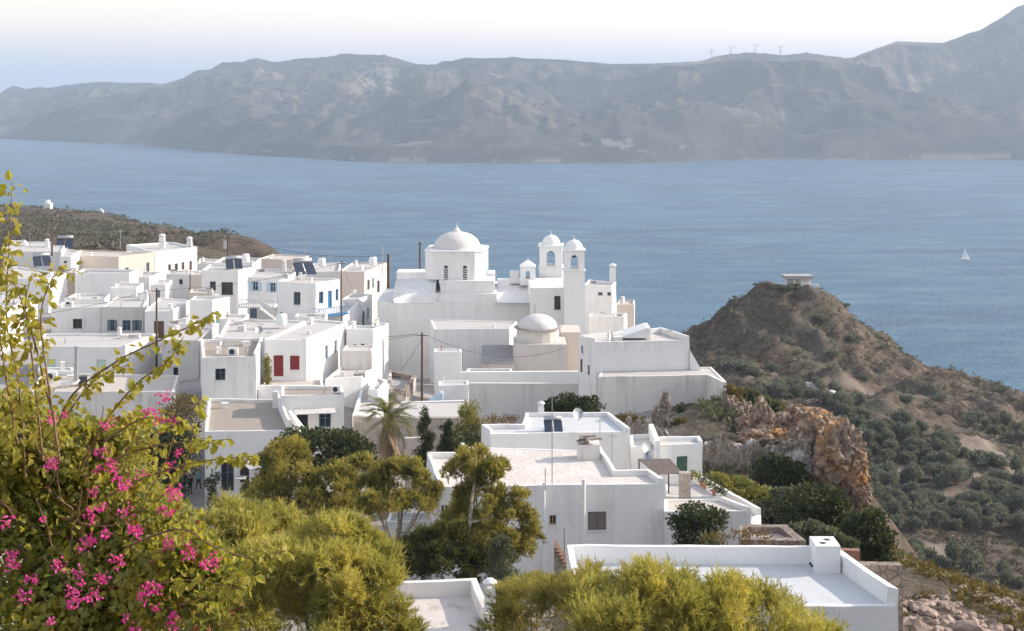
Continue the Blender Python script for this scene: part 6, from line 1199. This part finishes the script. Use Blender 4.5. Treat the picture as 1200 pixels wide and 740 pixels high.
# ------------------------------------------------------------------ bougainvillea in the foreground
bx, by = xy(70, 8.2), 8.2; r = thing('bougainvillea', 'sprawling bougainvillea with yellow green leaves and pink flowers in the left foreground', 'bougainvillea', (bx, by, gnd(bx, by)-.1)); root0 = Vector(r.location)
def spline(pts, n=24):
    P = [Vector(at(*q)) for q in pts]; out = []
    for i in range(len(P)-1):
        p0, p1, p2, p3 = P[max(i-1, 0)], P[i], P[i+1], P[min(i+2, len(P)-1)]
        for t in np.linspace(0, 1, n, endpoint=False): out.append(.5*((2*p1)+(p2-p0)*t+(2*p0-5*p1+4*p2-p3)*t*t+(3*p1-p0-3*p2+p3)*t**3))
    return out+[P[-1]]
STEMS = [([(30, 560, 7.6), (22, 450, 7.5), (8, 380, 7.4), (10, 300, 7.4), (14, 216, 7.4)], 170, 1.0, .9), ([(50, 540, 7.4), (40, 440, 7.3), (30, 360, 7.3), (38, 320, 7.3)], 90, 1.1, 1.1), ([(70, 540, 7.2), (55, 440, 7.2), (48, 370, 7.2), (62, 326, 7.2), (84, 316, 7.2)], 60, 1.0, .9),
         ([(20, 520, 7.3), (5, 430, 7.2), (-5, 350, 7.2)], 130, 1.1, 1.1), ([(60, 540, 7.7), (80, 470, 7.6), (135, 425, 7.4), (190, 398, 7.3), (232, 378, 7.2), (250, 366, 7.2)], 110, .95, .5), ([(90, 560, 7.7), (120, 500, 7.5), (160, 450, 7.4), (195, 425, 7.3), (215, 395, 7.3)], 90, .95, .5),
         ([(100, 560, 7.6), (150, 532, 7.4), (200, 520, 7.3), (240, 517, 7.2), (270, 515, 7.2)], 90, .95, .4), ([(110, 590, 7.5), (170, 560, 7.3), (225, 543, 7.2), (262, 538, 7.2), (296, 535, 7.1)], 100, .95, .4), ([(60, 520, 7.8), (90, 470, 7.7), (120, 440, 7.7), (150, 428, 7.7)], 90, .95, .6),
         ([(150, 640, 7.3), (210, 620, 7.1), (250, 640, 7.0), (300, 655, 7.0), (335, 645, 7.0)], 80, .95, .5), ([(160, 690, 7.2), (220, 680, 7.0), (280, 690, 6.9)], 90, .95, .9), ([(170, 720, 7.2), (240, 700, 7.0), (300, 672, 6.9)], 90, .95, .8), ([(120, 520, 7.6), (170, 490, 7.5), (215, 500, 7.4)], 80, .95, .8), ([(60, 480, 7.4), (40, 400, 7.3), (20, 340, 7.3), (0, 310, 7.3)], 90, 1, .9), ([(180, 590, 7.5), (210, 560, 7.4), (228, 500, 7.3), (232, 470, 7.3)], 50, .9, .4)]
LP, LD, LN_, LL = [], [], [], []; SP, SDd, SN, SL = [], [], [], []
mb = MB()
for pts, nl, sz, spread in STEMS:
    nl = int(nl*.95)
    q = spline(pts); mb.tube([root0+Vector((0, 0, .2))]+q if False else q, [.007-.005*i/len(q) for i in range(len(q))], 5)
    for _ in range(nl):
        i = int(len(q)*(random.random()**.8*.999)); p = q[i]; d = Vector((random.gauss(0, 1), random.gauss(0, 1), random.gauss(-.25, .8))).normalized(); off = d*random.uniform(.01, .07)*spread
        SP.append(p+off); SDd.append((d+Vector((0, 0, -.35))).normalized()); SN.append(Vector((random.gauss(.5, .6), random.gauss(-.5, .6), random.gauss(.8, .6))).normalized()); SL.append(random.choice([.026, .038, .046, .052, .060])*random.uniform(.85, 1.1)*sz)
mb.tube([root0, root0+Vector((.0, .05, .5)), at(70, 640, 8)], [.05, .04, .02], 8)
for _ in range(60):
    a = at(random.uniform(0, 120), random.uniform(600, 760), random.uniform(7.6, 8.4)); b = at(random.uniform(-20, 240), random.uniform(470, 720), random.uniform(7.2, 8.2)); limb(mb, a, b, .008, .003, .2, 6)
mb.build('stem', 'stem_brown', r)
arr = lambda l: np.array([tuple(v) for v in l])
V, Fc = leafverts(arr(SP), arr(SDd), arr(SN), np.array(SL), np.array(SL)*rng.uniform(.5, .85, len(SL))); npmesh('sunlit_leaves', V, Fc, 'leaf_vine_sunlit', r)  # leaves along the stems, sunlight put into their colour
MASS = [pxb(45, 640, 8, 95, 110, 1), pxb(130, 680, 7.8, 95, 90, 1), pxb(195, 700, 7.4, 65, 70, 1), pxb(70, 540, 8, 75, 55, 1), pxb(135, 570, 8, 60, 50, 1), pxb(180, 630, 7.7, 55, 50, 1), pxb(15, 490, 7.9, 34, 30, 1), pxb(105, 515, 8.1, 40, 18, 1), pxb(150, 508, 8, 36, 20, 1), pxb(240, 690, 7.3, 44, 40, 1), pxb(-20, 560, 7.8, 60, 90, 1), pxb(60, 740, 7.6, 120, 60, 1), pxb(215, 660, 7.3, 34, 32, 1)]
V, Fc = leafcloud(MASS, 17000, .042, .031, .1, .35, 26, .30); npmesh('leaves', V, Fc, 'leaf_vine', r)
V, Fc = leafcloud([tuple(b[:3])+tuple(q*1.04 for q in b[3:]) for b in MASS], 7000, .044, .033, .2, .85, 34, .28); npmesh('outer_leaves', V, Fc, 'leaf_vine_sunlit', r)
PK = [(62, 542), (75, 487), (145, 570), (138, 564), (150, 566), (175, 480), (190, 465), (186, 490), (63, 487), (150, 600), (205, 573), (198, 600), (190, 597), (125, 625), (97, 685), (90, 700), (15, 655), (12, 650), (180, 712), (160, 735), (200, 735), (120, 680), (110, 700), (220, 645), (255, 655), (85, 710), (135, 655), (48, 607), (100, 640), (120, 597), (165, 625), (195, 637), (115, 555), (208, 580), (60, 548), (150, 740), (205, 722), (182, 690), (92, 672), (242, 660), (30, 700), (60, 730), (145, 725), (168, 700), (130, 545), (70, 665)]
PK += [(random.uniform(0, 240), 480+random.random()*230) for _ in range(16)]
P = []; D = []
for px, py in PK:
    c = at(px+random.uniform(-3, 3), py+random.uniform(-3, 3), 6.75+.3*random.random()+.5*(py < 560)); sc = random.uniform(.3, .9)
    for _ in range(int(40*sc)): d = Vector((random.gauss(0, 1), random.gauss(0, 1), random.gauss(0, .8))).normalized(); P.append(c+d*random.uniform(.004, .05)*sc); D.append(d)
V, Fc = leafverts(arr(P), arr(D), unit(rng.normal(size=(len(P), 3))), rng.uniform(.012, .021, len(P)), rng.uniform(.010, .018, len(P))); npmesh('pink_bracts', V, Fc, 'bract_pink', r)['kind'] = 'stuff'
B = np.array([b for b in MASS]); n = 420; k_ = rng.choice(len(B), n); d = unit(rng.normal(size=(n, 3))); d[:, 1] = -abs(d[:, 1]); P = B[k_, :3]+d*B[k_, 3:]*1.02
V, Fc = leafverts(P, unit(d+rng.normal(size=d.shape)*.6), unit(rng.normal(size=(n, 3))), rng.uniform(.02, .045, n), rng.uniform(.015, .03, n)); npmesh('dry_bracts', V, Fc, 'bract_dry', r)['kind'] = 'stuff'
